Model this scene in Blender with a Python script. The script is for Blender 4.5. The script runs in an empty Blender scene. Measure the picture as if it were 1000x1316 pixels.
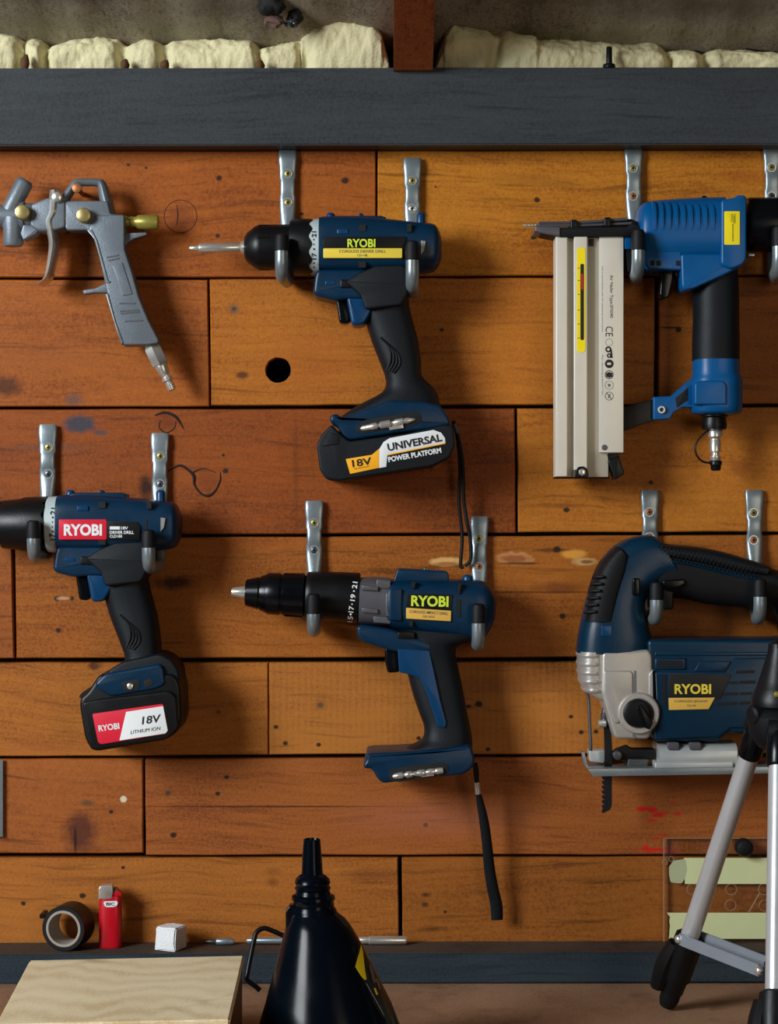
import bpy, bmesh, math, random
from mathutils import Vector, Matrix, noise as mnoise

random.seed(7)
# ------------------------------------------------------------------ camera, world, lights, exposure
EYE = 1.334          # camera height; the bench top is 0.414 m lower
DIST = 1.80          # camera to plank wall
S0 = 0.0007          # metres per photo pixel in the wall plane
C = bpy.context.scene.collection
scene = bpy.context.scene

cam_d = bpy.data.cameras.new('camera')
cam = bpy.data.objects.new('camera', cam_d)
C.objects.link(cam)
cam.location = (0, -DIST, EYE)
cam.rotation_euler = (math.pi / 2, 0, 0)
cam_d.sensor_fit = 'VERTICAL'
cam_d.sensor_height = 36
cam_d.lens = 36 * DIST / (1316 * S0)
cam_d.clip_start = 0.02
scene.camera = cam

world = bpy.data.worlds.new('world')
scene.world = world
world.use_nodes = True
world.node_tree.nodes['Background'].inputs[0].default_value = (0.72, 0.78, 0.85, 1)
world.node_tree.nodes['Background'].inputs[1].default_value = 0.05


def area(name, loc, target, sx, sy, watts, col):
    l = bpy.data.lights.new(name, 'AREA')
    l.shape = 'RECTANGLE'
    l.size, l.size_y, l.energy, l.color = sx, sy, watts, col
    o = bpy.data.objects.new(name, l)
    C.objects.link(o)
    o.location = loc
    o.rotation_euler = (Vector(target) - Vector(loc)).to_track_quat('-Z', 'Y').to_euler()
    return o


area('window_daylight', (-1.80, -1.65, EYE + 0.66), (0.05, 0, EYE + 0.05), 0.8, 0.9, 71, (0.92, 0.97, 1.0))
area('warm_fill_light', (1.1, -2.6, EYE + 0.15), (0.1, 0, EYE), 0.7, 1.3, 9, (1.0, 0.82, 0.60))  # warm fill lamp added at front right, out of view

vs = scene.view_settings
vs.view_transform = 'Standard'
vs.look = 'None'
vs.gamma = 1.0
vs.use_curve_mapping = False
vs.exposure = 0.0


# ------------------------------------------------------------------ helpers
def lin(c):
    return tuple((v / 255 / 12.92) if v / 255 <= 0.04045 else ((v / 255 + 0.055) / 1.055) ** 2.4 for v in c)


def sc(d):
    return S0 * (DIST - d) / DIST


def P(px, py, d=0.0):
    s = sc(d)
    return Vector(((px - 500) * s, -d, EYE + (658 - py) * s))


def Pz(px, py, z):
    """point at height z (relative to the eye) seen at a pixel below eye level"""
    dist = -z * DIST / ((py - 658) * S0)
    return Vector(((px - 500) * S0 * dist / DIST, -(DIST - dist), EYE + z))


ORIG = {}


def thing(name, label, cat, loc, group=None, kind=None):
    o = bpy.data.objects.new(name, None)
    o.empty_display_size = 0.02
    C.objects.link(o)
    o.location = loc
    if label: o['label'] = label
    if cat: o['category'] = cat
    if group: o['group'] = group
    if kind: o['kind'] = kind
    ORIG[o] = Vector(loc)
    return o


def obj(name, bm, mat, parent=None, label=None, cat=None, group=None, kind=None, loc=None, sharp=40):
    """link a bmesh (built in world coordinates) as one mesh object"""
    o0 = ORIG[parent] if parent is not None else Vector(loc if loc is not None else (0, 0, 0))
    for v in bm.verts: v.co -= o0
    bmesh.ops.recalc_face_normals(bm, faces=bm.faces)
    me = bpy.data.meshes.new(name)
    bm.to_mesh(me)
    bm.free()
    for p in me.polygons: p.use_smooth = len(p.vertices) <= 8   # big flat caps stay flat
    me.set_sharp_from_angle(angle=math.radians(sharp))
    if mat: me.materials.append(mat)
    o = bpy.data.objects.new(name, me)
    C.objects.link(o)
    if parent is not None:
        o.parent = parent
    else:
        o.location = o0
    ORIG[o] = o0
    if label: o['label'] = label
    if cat: o['category'] = cat
    if group: o['group'] = group
    if kind: o['kind'] = kind
    return o


def join(*bms):
    a = bms[0]
    for b in bms[1:]:
        me = bpy.data.meshes.new('tmp')
        b.to_mesh(me)
        a.from_mesh(me)
        bpy.data.meshes.remove(me)
        b.free()
    return a


def crom(pts, sub, closed=False):
    """Catmull-Rom through tuples"""
    n = len(pts)
    out = []
    rng = range(n if closed else n - 1)
    for i in rng:
        g = (lambda k: pts[k % n]) if closed else (lambda k: pts[min(max(k, 0), n - 1)])
        p0, p1, p2, p3 = g(i - 1), g(i), g(i + 1), g(i + 2)
        for j in range(sub):
            t = j / sub
            out.append(tuple(0.5 * ((2 * b) + (-a + c) * t + (2 * a - 5 * b + 4 * c - d) * t * t + (-a + 3 * b - 3 * c + d) * t ** 3)
                             for a, b, c, d in zip(p0, p1, p2, p3)))
    if not closed: out.append(tuple(pts[-1]))
    return out


def round_corners(pts, r, n=4):
    """round each corner of a pixel outline by radius r"""
    out = []
    m = len(pts)
    for i in range(m):
        p0, p1, p2 = Vector(pts[i - 1][:2]), Vector(pts[i][:2]), Vector(pts[(i + 1) % m][:2])
        a, b = p0 - p1, p2 - p1
        la, lb = a.length, b.length
        k = min(r, la * 0.48, lb * 0.48)
        A, B = p1 + a / la * k, p1 + b / lb * k
        for j in range(n + 1):
            t = j / n
            q = A * (1 - t) ** 2 + p1 * 2 * t * (1 - t) + B * t * t
            out.append((q.x, q.y))
    return out


def ring_fill(bm, rings, cap0=True, cap1=True, closed=True):
    n = len(rings[0])
    for a, b in zip(rings, rings[1:]):
        for i in range(n if closed else n - 1):
            j = (i + 1) % n
            try: bm.faces.new((a[i], a[j], b[j], b[i]))
            except ValueError: pass
    if cap0: bm.faces.new(rings[0])
    if cap1: bm.faces.new(list(reversed(rings[-1])))


def inset_pts(pts, k):
    """offset a pixel polygon inwards by k pixels (mitred, clamped)"""
    m = len(pts)
    ar = sum(pts[i][0] * pts[(i + 1) % m][1] - pts[(i + 1) % m][0] * pts[i][1] for i in range(m))
    sg = 1 if ar > 0 else -1
    out = []
    for i in range(m):
        p0, p1, p2 = Vector(pts[i - 1]), Vector(pts[i]), Vector(pts[(i + 1) % m])
        e1, e2 = (p1 - p0), (p2 - p1)
        if e1.length < 1e-6 or e2.length < 1e-6:
            out.append(tuple(p1)); continue
        e1.normalize(); e2.normalize()
        n1, n2 = Vector((-e1.y, e1.x)) * sg, Vector((-e2.y, e2.x)) * sg
        b = n1 + n2
        if b.length < 1e-4:
            out.append(tuple(p1)); continue
        b.normalize()
        q = p1 + b * k / max(0.55, b.dot(n1))
        out.append((q.x, q.y))
    return out


def slab(pts, d0, d1, r=1.5, steps=3, dm=None, rc=0, back=True):
    """prism from a pixel outline between depths d0 (back) and d1 (front), rim rounded by r pixels"""
    if rc: pts = round_corners(pts, max(rc, r * 1.35))
    dm = d1 if dm is None else dm
    s = sc(dm)
    bm = bmesh.new()
    rm = min(r * s, (d1 - d0) * 0.49)
    lv = []
    if back and r > 0:
        for k in range(steps, 0, -1):
            t = k / steps * math.pi / 2
            lv.append((r * (1 - math.cos(t)), d0 + rm * (1 - math.sin(t))))
            lv[-1] = (r * (1 - math.cos(t)), d0 + rm - rm * math.sin(t))
    else:
        lv.append((0, d0))
    lv.append((0, d0 + rm)) if back and r > 0 else None
    if r > 0:
        lv.append((0, d1 - rm))
        for k in range(1, steps + 1):
            t = k / steps * math.pi / 2
            lv.append((r * (1 - math.cos(t)), d1 - rm + rm * math.sin(t)))
    else:
        lv.append((0, d1))
    rings = []
    for k, d in lv:
        q = inset_pts(pts, k) if k > 1e-6 else pts
        ring = []
        for x, y in q:
            w = P(x, y, dm)
            ring.append(bm.verts.new((w.x, -d, w.z)))
        rings.append(ring)
    ring_fill(bm, rings)
    return bm


def rect(x0, y0, x1, y1):
    return [(x0, y0), (x1, y0), (x1, y1), (x0, y1)]


def loft(secs, e=2.5, n=24, sub=3, cap=(0.0, 0.0)):
    """secs: (ax, ay, bx, by, half thickness in m, centre depth); superelliptic cross-sections"""
    if sub > 1: secs = crom(secs, sub)
    def grow(sec, nxt, amount, flip):
        res = []
        m = ((sec[0] + sec[2]) / 2, (sec[1] + sec[3]) / 2)
        m2 = ((nxt[0] + nxt[2]) / 2, (nxt[1] + nxt[3]) / 2)
        dv = Vector((m[0] - m2[0], m[1] - m2[1]))
        if dv.length > 0: dv.normalize()
        for k in (1, 2, 3, 4):
            t = k / 4 * math.pi / 2 * 0.97
            f, o = math.cos(t) * 0.75 + 0.25 if False else math.cos(t), math.sin(t) * amount
            f = 0.35 + 0.65 * f
            ax, ay = m[0] + (sec[0] - m[0]) * f + dv.x * o, m[1] + (sec[1] - m[1]) * f + dv.y * o
            bx, by = m[0] + (sec[2] - m[0]) * f + dv.x * o, m[1] + (sec[3] - m[1]) * f + dv.y * o
            res.append((ax, ay, bx, by, sec[4] * f, sec[5]))
        return res
    secs = list(secs)
    if cap[0]: secs = list(reversed(grow(secs[0], secs[1], cap[0], 1))) + secs
    if cap[1]: secs = secs + grow(secs[-1], secs[-2], cap[1], 1)
    bm = bmesh.new()
    rings = []
    for ax, ay, bx, by, h, dc in secs:
        ring = []
        for i in range(n):
            t = 2 * math.pi * i / n
            c, s_ = math.cos(t), math.sin(t)
            u = math.copysign(abs(c) ** (2 / e), c)
            v = math.copysign(abs(s_) ** (2 / e), s_)
            w = P((ax + bx) / 2 + (bx - ax) / 2 * u, (ay + by) / 2 + (by - ay) / 2 * u, dc)
            ring.append(bm.verts.new((w.x, -(dc + h * v), w.z)))
        rings.append(ring)
    ring_fill(bm, rings)
    return bm


def lathe(p0, p1, prof, n=28, wave=None):
    """prof: (t, r) in metres along/around the axis from world point p0 towards p1; wave(i, angle) -> extra t"""
    p0, p1 = Vector(p0), Vector(p1)
    ax = (p1 - p0).normalized()
    ref = Vector((0, -1, 0)) if abs(ax.y) < 0.9 else Vector((0, 0, 1))
    u = (ref - ax * ref.dot(ax)).normalized()
    v = ax.cross(u)
    bm = bmesh.new()
    rings = []
    for i, (t, r) in enumerate(prof):
        ring = []
        for k in range(n):
            a = 2 * math.pi * k / n
            dt = wave(i, a) if wave else 0
            ring.append(bm.verts.new(p0 + ax * (t + dt) + (u * math.cos(a) + v * math.sin(a)) * max(r, 1e-5)))
        rings.append(ring)
    ring_fill(bm, rings)
    return bm


def lathe_px(a, b, prof, d, n=28, wave=None):
    """axis from pixel a to pixel b at depth d; prof (t, r) in pixels"""
    s = sc(d)
    w = (lambda i, x: wave(i, x) * s) if wave else None
    return lathe(P(a[0], a[1], d), P(b[0], b[1], d), [(t * s, r * s) for t, r in prof], n, w)


def disc(px, py, d0, d1, r, n=20, rim=0.25):
    """button facing the viewer: lathe about the depth axis"""
    s = sc(d1)
    R = r * s
    k = min(R * rim, abs(d1 - d0) * 0.6)
    a = P(px, py, d1)
    a.y = -d0
    b = Vector((a.x, -d1, a.z))
    L = d1 - d0
    return lathe(a, b, [(0, R), (L - k, R), (L - k * 0.3, R - k * 0.3), (L, R - k)], n)


def ring_disc(px, py, d0, d1, ro, ri, n=32):
    s = sc(d1)
    a = P(px, py, d1); a.y = -d0
    b = Vector((a.x, -d1, a.z))
    L = d1 - d0
    k = min((ro - ri) * s * 0.2, L * 0.3)
    bm = bmesh.new()
    prof = [(0, ro * s), (L - k, ro * s), (L, ro * s - k), (L, ri * s + k), (L - k, ri * s), (0, ri * s)]
    rings = []
    for t, r in prof:
        rings.append([bm.verts.new((a.x + r * math.cos(2 * math.pi * i / n), -(d0 + t), a.z + r * math.sin(2 * math.pi * i / n))) for i in range(n)])
    rings.append(rings[0])
    ring_fill(bm, rings, False, False)
    return bm


def tube(pts, r, n=10, sub=6, flat=None):
    """pts: world points (Vector) ; r radius or list ; flat=(fx) flattening of the second axis"""
    rs = r if isinstance(r, (list, tuple)) else [r] * len(pts)
    seq = [(p[0], p[1], p[2], q) for p, q in zip(pts, rs)]
    if sub > 1: seq = crom(seq, sub)
    bm = bmesh.new()
    rings = []
    u = None
    for i, q in enumerate(seq):
        p = Vector(q[:3])
        a = Vector(seq[max(i - 1, 0)][:3]); b = Vector(seq[min(i + 1, len(seq) - 1)][:3])
        t = (b - a)
        if t.length < 1e-9: t = Vector((0, 0, 1))
        t.normalize()
        if u is None:
            ref = Vector((0, -1, 0)) if abs(t.y) < 0.9 else Vector((1, 0, 0))
            u = ref
        u = (u - t * u.dot(t)).normalized()
        v = t.cross(u)
        fl = flat if flat else 1.0
        rings.append([bm.verts.new(p + (u * math.cos(2 * math.pi * k / n) * fl + v * math.sin(2 * math.pi * k / n)) * q[3]) for k in range(n)])
    ring_fill(bm, rings)
    return bm


def boxw(lo, hi, bev=0.0, seg=2):
    bm = bmesh.new()
    bmesh.ops.create_cube(bm, size=1)
    for v in bm.verts:
        v.co = Vector([(lo[i] + hi[i]) / 2 + v.co[i] * (hi[i] - lo[i]) for i in range(3)])
    if bev: bmesh.ops.bevel(bm, geom=bm.edges[:], offset=bev, segments=seg, affect='EDGES', clamp_overlap=True)
    return bm


def hexa(corners, bev=0.0):
    """corners: 4 bottom then 4 top world points"""
    bm = bmesh.new()
    v = [bm.verts.new(c) for c in corners]
    for f in ((0, 1, 2, 3), (4, 5, 6, 7), (0, 1, 5, 4), (1, 2, 6, 5), (2, 3, 7, 6), (3, 0, 4, 7)):
        bm.faces.new([v[i] for i in f])
    bmesh.ops.recalc_face_normals(bm, faces=bm.faces)
    if bev: bmesh.ops.bevel(bm, geom=bm.edges[:], offset=bev, segments=2, affect='EDGES', clamp_overlap=True)
    return bm


def text(s, px, py, w, h, d, mat, parent, ang=0, bold=0.0, shear=0.0, name='lettering', thick=0.00012, spacing=1.0, wrap=None):
    """flat lettering centred on a pixel, w x h pixels, standing on a surface at depth d"""
    cu = bpy.data.curves.new('txt', 'FONT')
    cu.body = s
    cu.align_x, cu.align_y = 'CENTER', 'CENTER'
    cu.offset = bold
    cu.shear = shear
    cu.resolution_u = 3
    cu.space_character = spacing
    o = bpy.data.objects.new('txt', cu)
    C.objects.link(o)
    dg = bpy.context.evaluated_depsgraph_get()
    me = bpy.data.meshes.new_from_object(o.evaluated_get(dg))
    bpy.data.objects.remove(o)
    bm = bmesh.new()
    bm.from_mesh(me)
    bpy.data.meshes.remove(me)
    xs = [v.co.x for v in bm.verts]; ys = [v.co.y for v in bm.verts]
    x0, x1, y0, y1 = min(xs), max(xs), min(ys), max(ys)
    k = sc(d)
    ca, sa = math.cos(math.radians(ang)), math.sin(math.radians(ang))
    c = P(px, py, d)
    for v in bm.verts:
        x = ((v.co.x - x0) / (x1 - x0) - 0.5) * w * k
        y = ((v.co.y - y0) / (y1 - y0) - 0.5) * h * k
        zz = c.z + x * sa + y * ca
        dd = d
        if wrap:                                  # follow a barrel: (axis pixel row, radius in pixels, axis depth)
            hz_ = zz - P(0, wrap[0], wrap[2]).z
            R = wrap[1] * sc(wrap[2])
            dd = wrap[2] + math.sqrt(max(1e-9, R * R - hz_ * hz_)) + 0.00025
        v.co = Vector((c.x + x * ca - y * sa, -dd - thick, zz))
    return obj(name, bm, mat, parent)


# ------------------------------------------------------------------ materials
def N(nt, t, **kw):
    n = nt.nodes.new(t)
    for k, v in kw.items():
        if k.startswith('i_'):
            n.inputs[k[2:].replace('_', ' ')].default_value = v
        else:
            setattr(n, k, v)
    return n


def pbr(name, c, rough=0.5, metal=0.0, var=0.12, vscale=60, bump=0.05, bscale=600, coat=0.0, spec=0.5):
    m = bpy.data.materials.new(name)
    m.use_nodes = True
    nt = m.node_tree
    b = nt.nodes['Principled BSDF']
    b.inputs['Roughness'].default_value = rough
    b.inputs['Metallic'].default_value = metal
    b.inputs['Specular IOR Level'].default_value = spec
    b.inputs['Coat Weight'].default_value = coat
    tc = N(nt, 'ShaderNodeTexCoord')
    n1 = N(nt, 'ShaderNodeTexNoise', i_Scale=vscale, i_Detail=5.0)
    nt.links.new(tc.outputs['Object'], n1.inputs['Vector'])
    L = lin(c)
    mx = N(nt, 'ShaderNodeMix', data_type='RGBA')
    mx.inputs[6].default_value = (*[x * (1 - var) for x in L], 1)
    mx.inputs[7].default_value = (*[min(1, x * (1 + var)) for x in L], 1)
    nt.links.new(n1.outputs['Fac'], mx.inputs[0])
    nt.links.new(mx.outputs[2], b.inputs['Base Color'])
    mr = N(nt, 'ShaderNodeMapRange')
    mr.inputs['To Min'].default_value = max(0.02, rough - 0.08)
    mr.inputs['To Max'].default_value = min(1, rough + 0.08)
    nt.links.new(n1.outputs['Fac'], mr.inputs['Value'])
    nt.links.new(mr.outputs[0], b.inputs['Roughness'])
    if bump:
        n2 = N(nt, 'ShaderNodeTexNoise', i_Scale=bscale, i_Detail=3.0)
        nt.links.new(tc.outputs['Object'], n2.inputs['Vector'])
        bp = N(nt, 'ShaderNodeBump', i_Strength=bump, i_Distance=0.001)
        nt.links.new(n2.outputs['Fac'], bp.inputs['Height'])
        nt.links.new(bp.outputs[0], b.inputs['Normal'])
    return m


WK = (0.88, 0.90, 0.82, 0, 0)


def wood(name, dark, light, spots=(), seed=0, along='X', rough=0.55, stretch=1.0, sawn=0.0, rings=0.0):
    """plank wood: stretched grain, blotches; spots = (px, py, rx, ry, srgb, strength, softness) worn or knotty marks, or painted shade"""
    m = bpy.data.materials.new(name)
    m.use_nodes = True
    nt = m.node_tree
    b = nt.nodes['Principled BSDF']
    b.inputs['Roughness'].default_value = rough
    b.inputs['Specular IOR Level'].default_value = 0.22
    tc = N(nt, 'ShaderNodeTexCoord')
    off = N(nt, 'ShaderNodeVectorMath', operation='ADD')
    rr = random.Random(seed)
    off.inputs[1].default_value = (rr.uniform(-5, 5), rr.uniform(-5, 5), rr.uniform(-5, 5))
    nt.links.new(tc.outputs['Object'], off.inputs[0])
    # gentle warp so the grain wanders
    wn = N(nt, 'ShaderNodeTexNoise', i_Scale=5.0, i_Detail=2.0)
    nt.links.new(off.outputs[0], wn.inputs['Vector'])
    wv = N(nt, 'ShaderNodeVectorMath', operation='SCALE')
    wv.inputs['Scale'].default_value = 0.035
    nt.links.new(wn.outputs['Color'], wv.inputs[0])
    wa = N(nt, 'ShaderNodeVectorMath', operation='ADD')
    nt.links.new(off.outputs[0], wa.inputs[0]); nt.links.new(wv.outputs[0], wa.inputs[1])
    def grain(a, c, detail, rough_=0.6):
        mp = N(nt, 'ShaderNodeMapping')
        mp.inputs['Scale'].default_value = {'X': (a, a, c), 'Y': (c, a, c), 'Z': (c, c, a)}[along]
        nt.links.new(wa.outputs[0], mp.inputs['Vector'])
        n = N(nt, 'ShaderNodeTexNoise', i_Scale=1.0, i_Detail=detail, i_Roughness=rough_)
        nt.links.new(mp.outputs[0], n.inputs['Vector'])
        return n.outputs['Fac']
    g1 = grain(3.5, 38, 5)
    g2 = grain(14, 260, 4, 0.7)
    bl = N(nt, 'ShaderNodeTexNoise', i_Scale=9.0, i_Detail=3.0)
    nt.links.new(off.outputs[0], bl.inputs['Vector'])
    def mth(op, a, b_, val=None):
        x = N(nt, 'ShaderNodeMath', operation=op)
        for i, s in enumerate((a, b_)):
            if isinstance(s, (int, float)): x.inputs[i].default_value = s
            else: nt.links.new(s, x.inputs[i])
        return x.outputs[0]
    fn = N(nt, 'ShaderNodeTexNoise', i_Scale=420.0, i_Detail=3.0, i_Roughness=0.7)
    nt.links.new(off.outputs[0], fn.inputs['Vector'])
    f = mth('ADD', mth('ADD', mth('MULTIPLY', g1, 0.50), mth('MULTIPLY', g2, 0.46)), mth('ADD', mth('MULTIPLY', bl.outputs['Fac'], 0.40), mth('MULTIPLY', mth('SUBTRACT', fn.outputs['Fac'], 0.45), 0.75)))
    if rings:
        wt = N(nt, 'ShaderNodeTexWave', i_Scale=2.6, i_Distortion=11.0, i_Detail=2.0)
        wt.inputs['Detail Scale'].default_value = 0.55
        wt.bands_direction = 'Y' if along == 'X' else 'X'
        mpw = N(nt, 'ShaderNodeMapping')
        mpw.inputs['Scale'].default_value = (13.0, 3.6, 3.6)
        nt.links.new(off.outputs[0], mpw.inputs['Vector'])
        nt.links.new(mpw.outputs[0], wt.inputs['Vector'])
        f = mth('ADD', f, mth('MULTIPLY', mth('SUBTRACT', wt.outputs['Fac'], 0.5), rings))
    if sawn:
        sw = N(nt, 'ShaderNodeTexWave', i_Scale=55.0, i_Distortion=1.5, i_Detail=2.0)
        sw.bands_direction = 'X'
        nt.links.new(off.outputs[0], sw.inputs['Vector'])
        f = mth('ADD', f, mth('MULTIPLY', sw.outputs['Fac'], sawn))
    cr = N(nt, 'ShaderNodeValToRGB')
    cr.color_ramp.elements[0].position = 0.50
    cr.color_ramp.elements[1].position = 0.90
    def tone(c):
        return (c[0] * WK[0], min(255, c[1] * WK[1] + WK[3]), min(255, c[2] * WK[2] + WK[4])) if name == 'plank_wood' else c
    dark, light = tone(dark), tone(light)
    cr.color_ramp.elements[0].color = (*lin(dark), 1)
    cr.color_ramp.elements[1].color = (*lin(light), 1)
    mid = cr.color_ramp.elements.new(0.68)
    mid.color = (*[(x * 0.4 + y * 0.6) for x, y in zip(lin(dark), lin(light))], 1)
    nt.links.new(f, cr.inputs['Fac'])
    col = cr.outputs['Color']
    # dark pores / streaks
    st = grain(8, 150, 3, 0.75)
    sm = N(nt, 'ShaderNodeMapRange')
    sm.inputs['From Min'].default_value = 0.56; sm.inputs['From Max'].default_value = 0.72
    sm.inputs['To Max'].default_value = 0.6
    nt.links.new(st, sm.inputs['Value'])
    mx = N(nt, 'ShaderNodeMix', data_type='RGBA')
    mx.inputs[7].default_value = (*[x * 0.4 for x in lin(dark)], 1)
    nt.links.new(sm.outputs[0], mx.inputs[0]); nt.links.new(col, mx.inputs[6])
    col = mx.outputs[2]
    en = N(nt, 'ShaderNodeTexNoise', i_Scale=130.0, i_Detail=3.0)
    nt.links.new(off.outputs[0], en.inputs['Vector'])
    for sp in spots:
        px, py, rx, ry, c, k, soft = sp
        w = P(px, py, 0)
        s1 = N(nt, 'ShaderNodeVectorMath', operation='SUBTRACT')
        s1.inputs[1].default_value = w
        nt.links.new(tc.outputs['Object'], s1.inputs[0])
        s2 = N(nt, 'ShaderNodeVectorMath', operation='MULTIPLY')
        s2.inputs[1].default_value = (1 / (rx * S0), 0, 1 / (ry * S0))
        nt.links.new(s1.outputs[0], s2.inputs[0])
        ln = N(nt, 'ShaderNodeVectorMath', operation='LENGTH')
        nt.links.new(s2.outputs[0], ln.inputs[0])
        wob = mth('ADD', ln.outputs['Value'], mth('MULTIPLY', mth('SUBTRACT', en.outputs['Fac'], 0.5), 0.9))
        mr = N(nt, 'ShaderNodeMapRange')
        mr.inputs['From Min'].default_value = 1.0 - soft; mr.inputs['From Max'].default_value = 1.0 + soft * 0.4
        mr.inputs['To Min'].default_value = k; mr.inputs['To Max'].default_value = 0.0
        nt.links.new(wob, mr.inputs['Value'])
        mx = N(nt, 'ShaderNodeMix', data_type='RGBA')
        mx.inputs[7].default_value = (*lin(c), 1)
        nt.links.new(mr.outputs[0], mx.inputs[0]); nt.links.new(col, mx.inputs[6])
        col = mx.outputs[2]
    nt.links.new(col, b.inputs['Base Color'])
    bp = N(nt, 'ShaderNodeBump', i_Strength=0.25, i_Distance=0.0008)
    nt.links.new(f, bp.inputs['Height'])
    nt.links.new(bp.outputs[0], b.inputs['Normal'])
    return m


M = {}
M['blue'] = pbr('drill_blue_plastic', (1, 40, 66), 0.36, spec=0.3, bump=0.12, bscale=900)
M['blue2'] = pbr('bright_trigger_blue', (2, 56, 96), 0.32, spec=0.35, bump=0.05)
M['teal'] = pbr('jigsaw_blue_plastic', (1, 40, 62), 0.32, spec=0.35, bump=0.1, bscale=900)
M['nblue'] = pbr('nailer_blue_paint', (0, 80, 136), 0.36, spec=0.3, bump=0.05)
M['rubber'] = pbr('black_rubber', (11, 14, 18), 0.55, spec=0.25, bump=0.3, bscale=1400)
M['rubber_b'] = pbr('blue_black_rubber', (7, 15, 22), 0.52, spec=0.28, bump=0.25, bscale=1400)
M['black'] = pbr('black_plastic', (8, 10, 13), 0.40, spec=0.3, bump=0.08)
M['gloss'] = pbr('glossy_black_plastic', (4, 7, 12), 0.24, spec=0.25, bump=0.02)
M['dark'] = pbr('dark_recess', (6, 7, 9), 0.8)
M['zinc'] = pbr('galvanised_steel', (138, 150, 156), 0.34, 0.6, var=0.18, vscale=90, bump=0.06)
M['steel'] = pbr('bright_steel', (216, 213, 206), 0.27, 0.75, bump=0.02)
M['dsteel'] = pbr('dark_steel', (95, 98, 102), 0.38, 0.8, bump=0.04)
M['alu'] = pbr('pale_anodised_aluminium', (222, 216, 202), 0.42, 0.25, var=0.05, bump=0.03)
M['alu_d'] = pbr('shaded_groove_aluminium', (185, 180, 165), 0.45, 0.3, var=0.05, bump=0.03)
M['cast'] = pbr('cast_aluminium', (184, 180, 174), 0.38, 0.5, var=0.08, bump=0.15, bscale=1200)
M['castg'] = pbr('grey_cast_metal', (112, 121, 130), 0.42, 0.4, var=0.12, bump=0.2, bscale=900)
M['gear'] = pbr('grey_gearbox_metal', (92, 92, 98), 0.42, 0.4, var=0.1, bump=0.1)
M['silver'] = pbr('satin_silver_tube', (204, 206, 208), 0.32, 0.5, var=0.05, bump=0.02)
M['sgrey'] = pbr('grey_brace_bar', (150, 158, 168), 0.4, 0.4, var=0.05, bump=0.02)
M['brass'] = pbr('brass', (166, 148, 96), 0.36, 0.7, var=0.2, vscale=200)
M['brass_y'] = pbr('yellowed_brass', (150, 140, 62), 0.4, 0.35, var=0.15)
M['rust'] = pbr('rusty_screw', (170, 110, 70), 0.5, 0.6, var=0.3, vscale=300)
M['yzinc'] = pbr('yellow_zinc_screw', (158, 148, 84), 0.4, 0.6, var=0.25, vscale=300)
M['white'] = pbr('white_print', (226, 230, 232), 0.5, var=0.03, bump=0)
M['ringw'] = pbr('pale_torque_ring', (176, 190, 192), 0.5, var=0.06, bump=0)
M['ink'] = pbr('black_ink', (18, 18, 20), 0.5, bump=0)
M['inkg'] = pbr('grey_ink', (92, 92, 88), 0.5, bump=0)
M['lime'] = pbr('lime_print', (206, 226, 60), 0.45, var=0.05, bump=0)
M['yel'] = pbr('yellow_label', (232, 206, 66), 0.45, var=0.04, bump=0)
M['amber'] = pbr('amber_label', (226, 178, 76), 0.45, var=0.04, bump=0)
M['orange'] = pbr('orange_label', (250, 176, 24), 0.45, var=0.03, bump=0)
M['yel2'] = pbr('bright_yellow_label', (250, 226, 0), 0.45, var=0.03, bump=0)
M['red'] = pbr('red_label', (214, 22, 52), 0.42, var=0.05, bump=0)
M['redp'] = pbr('red_lighter_plastic', (184, 10, 28), 0.3, var=0.05, bump=0)
M['funnel'] = pbr('glossy_black_funnel', (3, 8, 16), 0.2, spec=0.14, bump=0.02)
M['shoe'] = pbr('bright_zinc_plate', (196, 202, 202), 0.32, 0.45, bump=0.03)
M['zincb'] = pbr('polished_lever', (180, 186, 190), 0.28, 0.55, bump=0.02)
M['blade'] = pbr('blackened_blade', (34, 36, 40), 0.4, 0.6)


# ------------------------------------------------------------------ setting: wall of planks
wall = obj('wall_back', boxw((-0.62, 0.018, EYE - 0.46), (0.62, 0.05, EYE + 0.50)), pbr('dark_wall_backing', (14, 10, 8), 0.9), kind='structure')
HOLE = (38, 26, 18)
crack_m = pbr('dark_knot_crack', (30, 14, 8), 0.85)
DK = (40, 22, 10)


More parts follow.
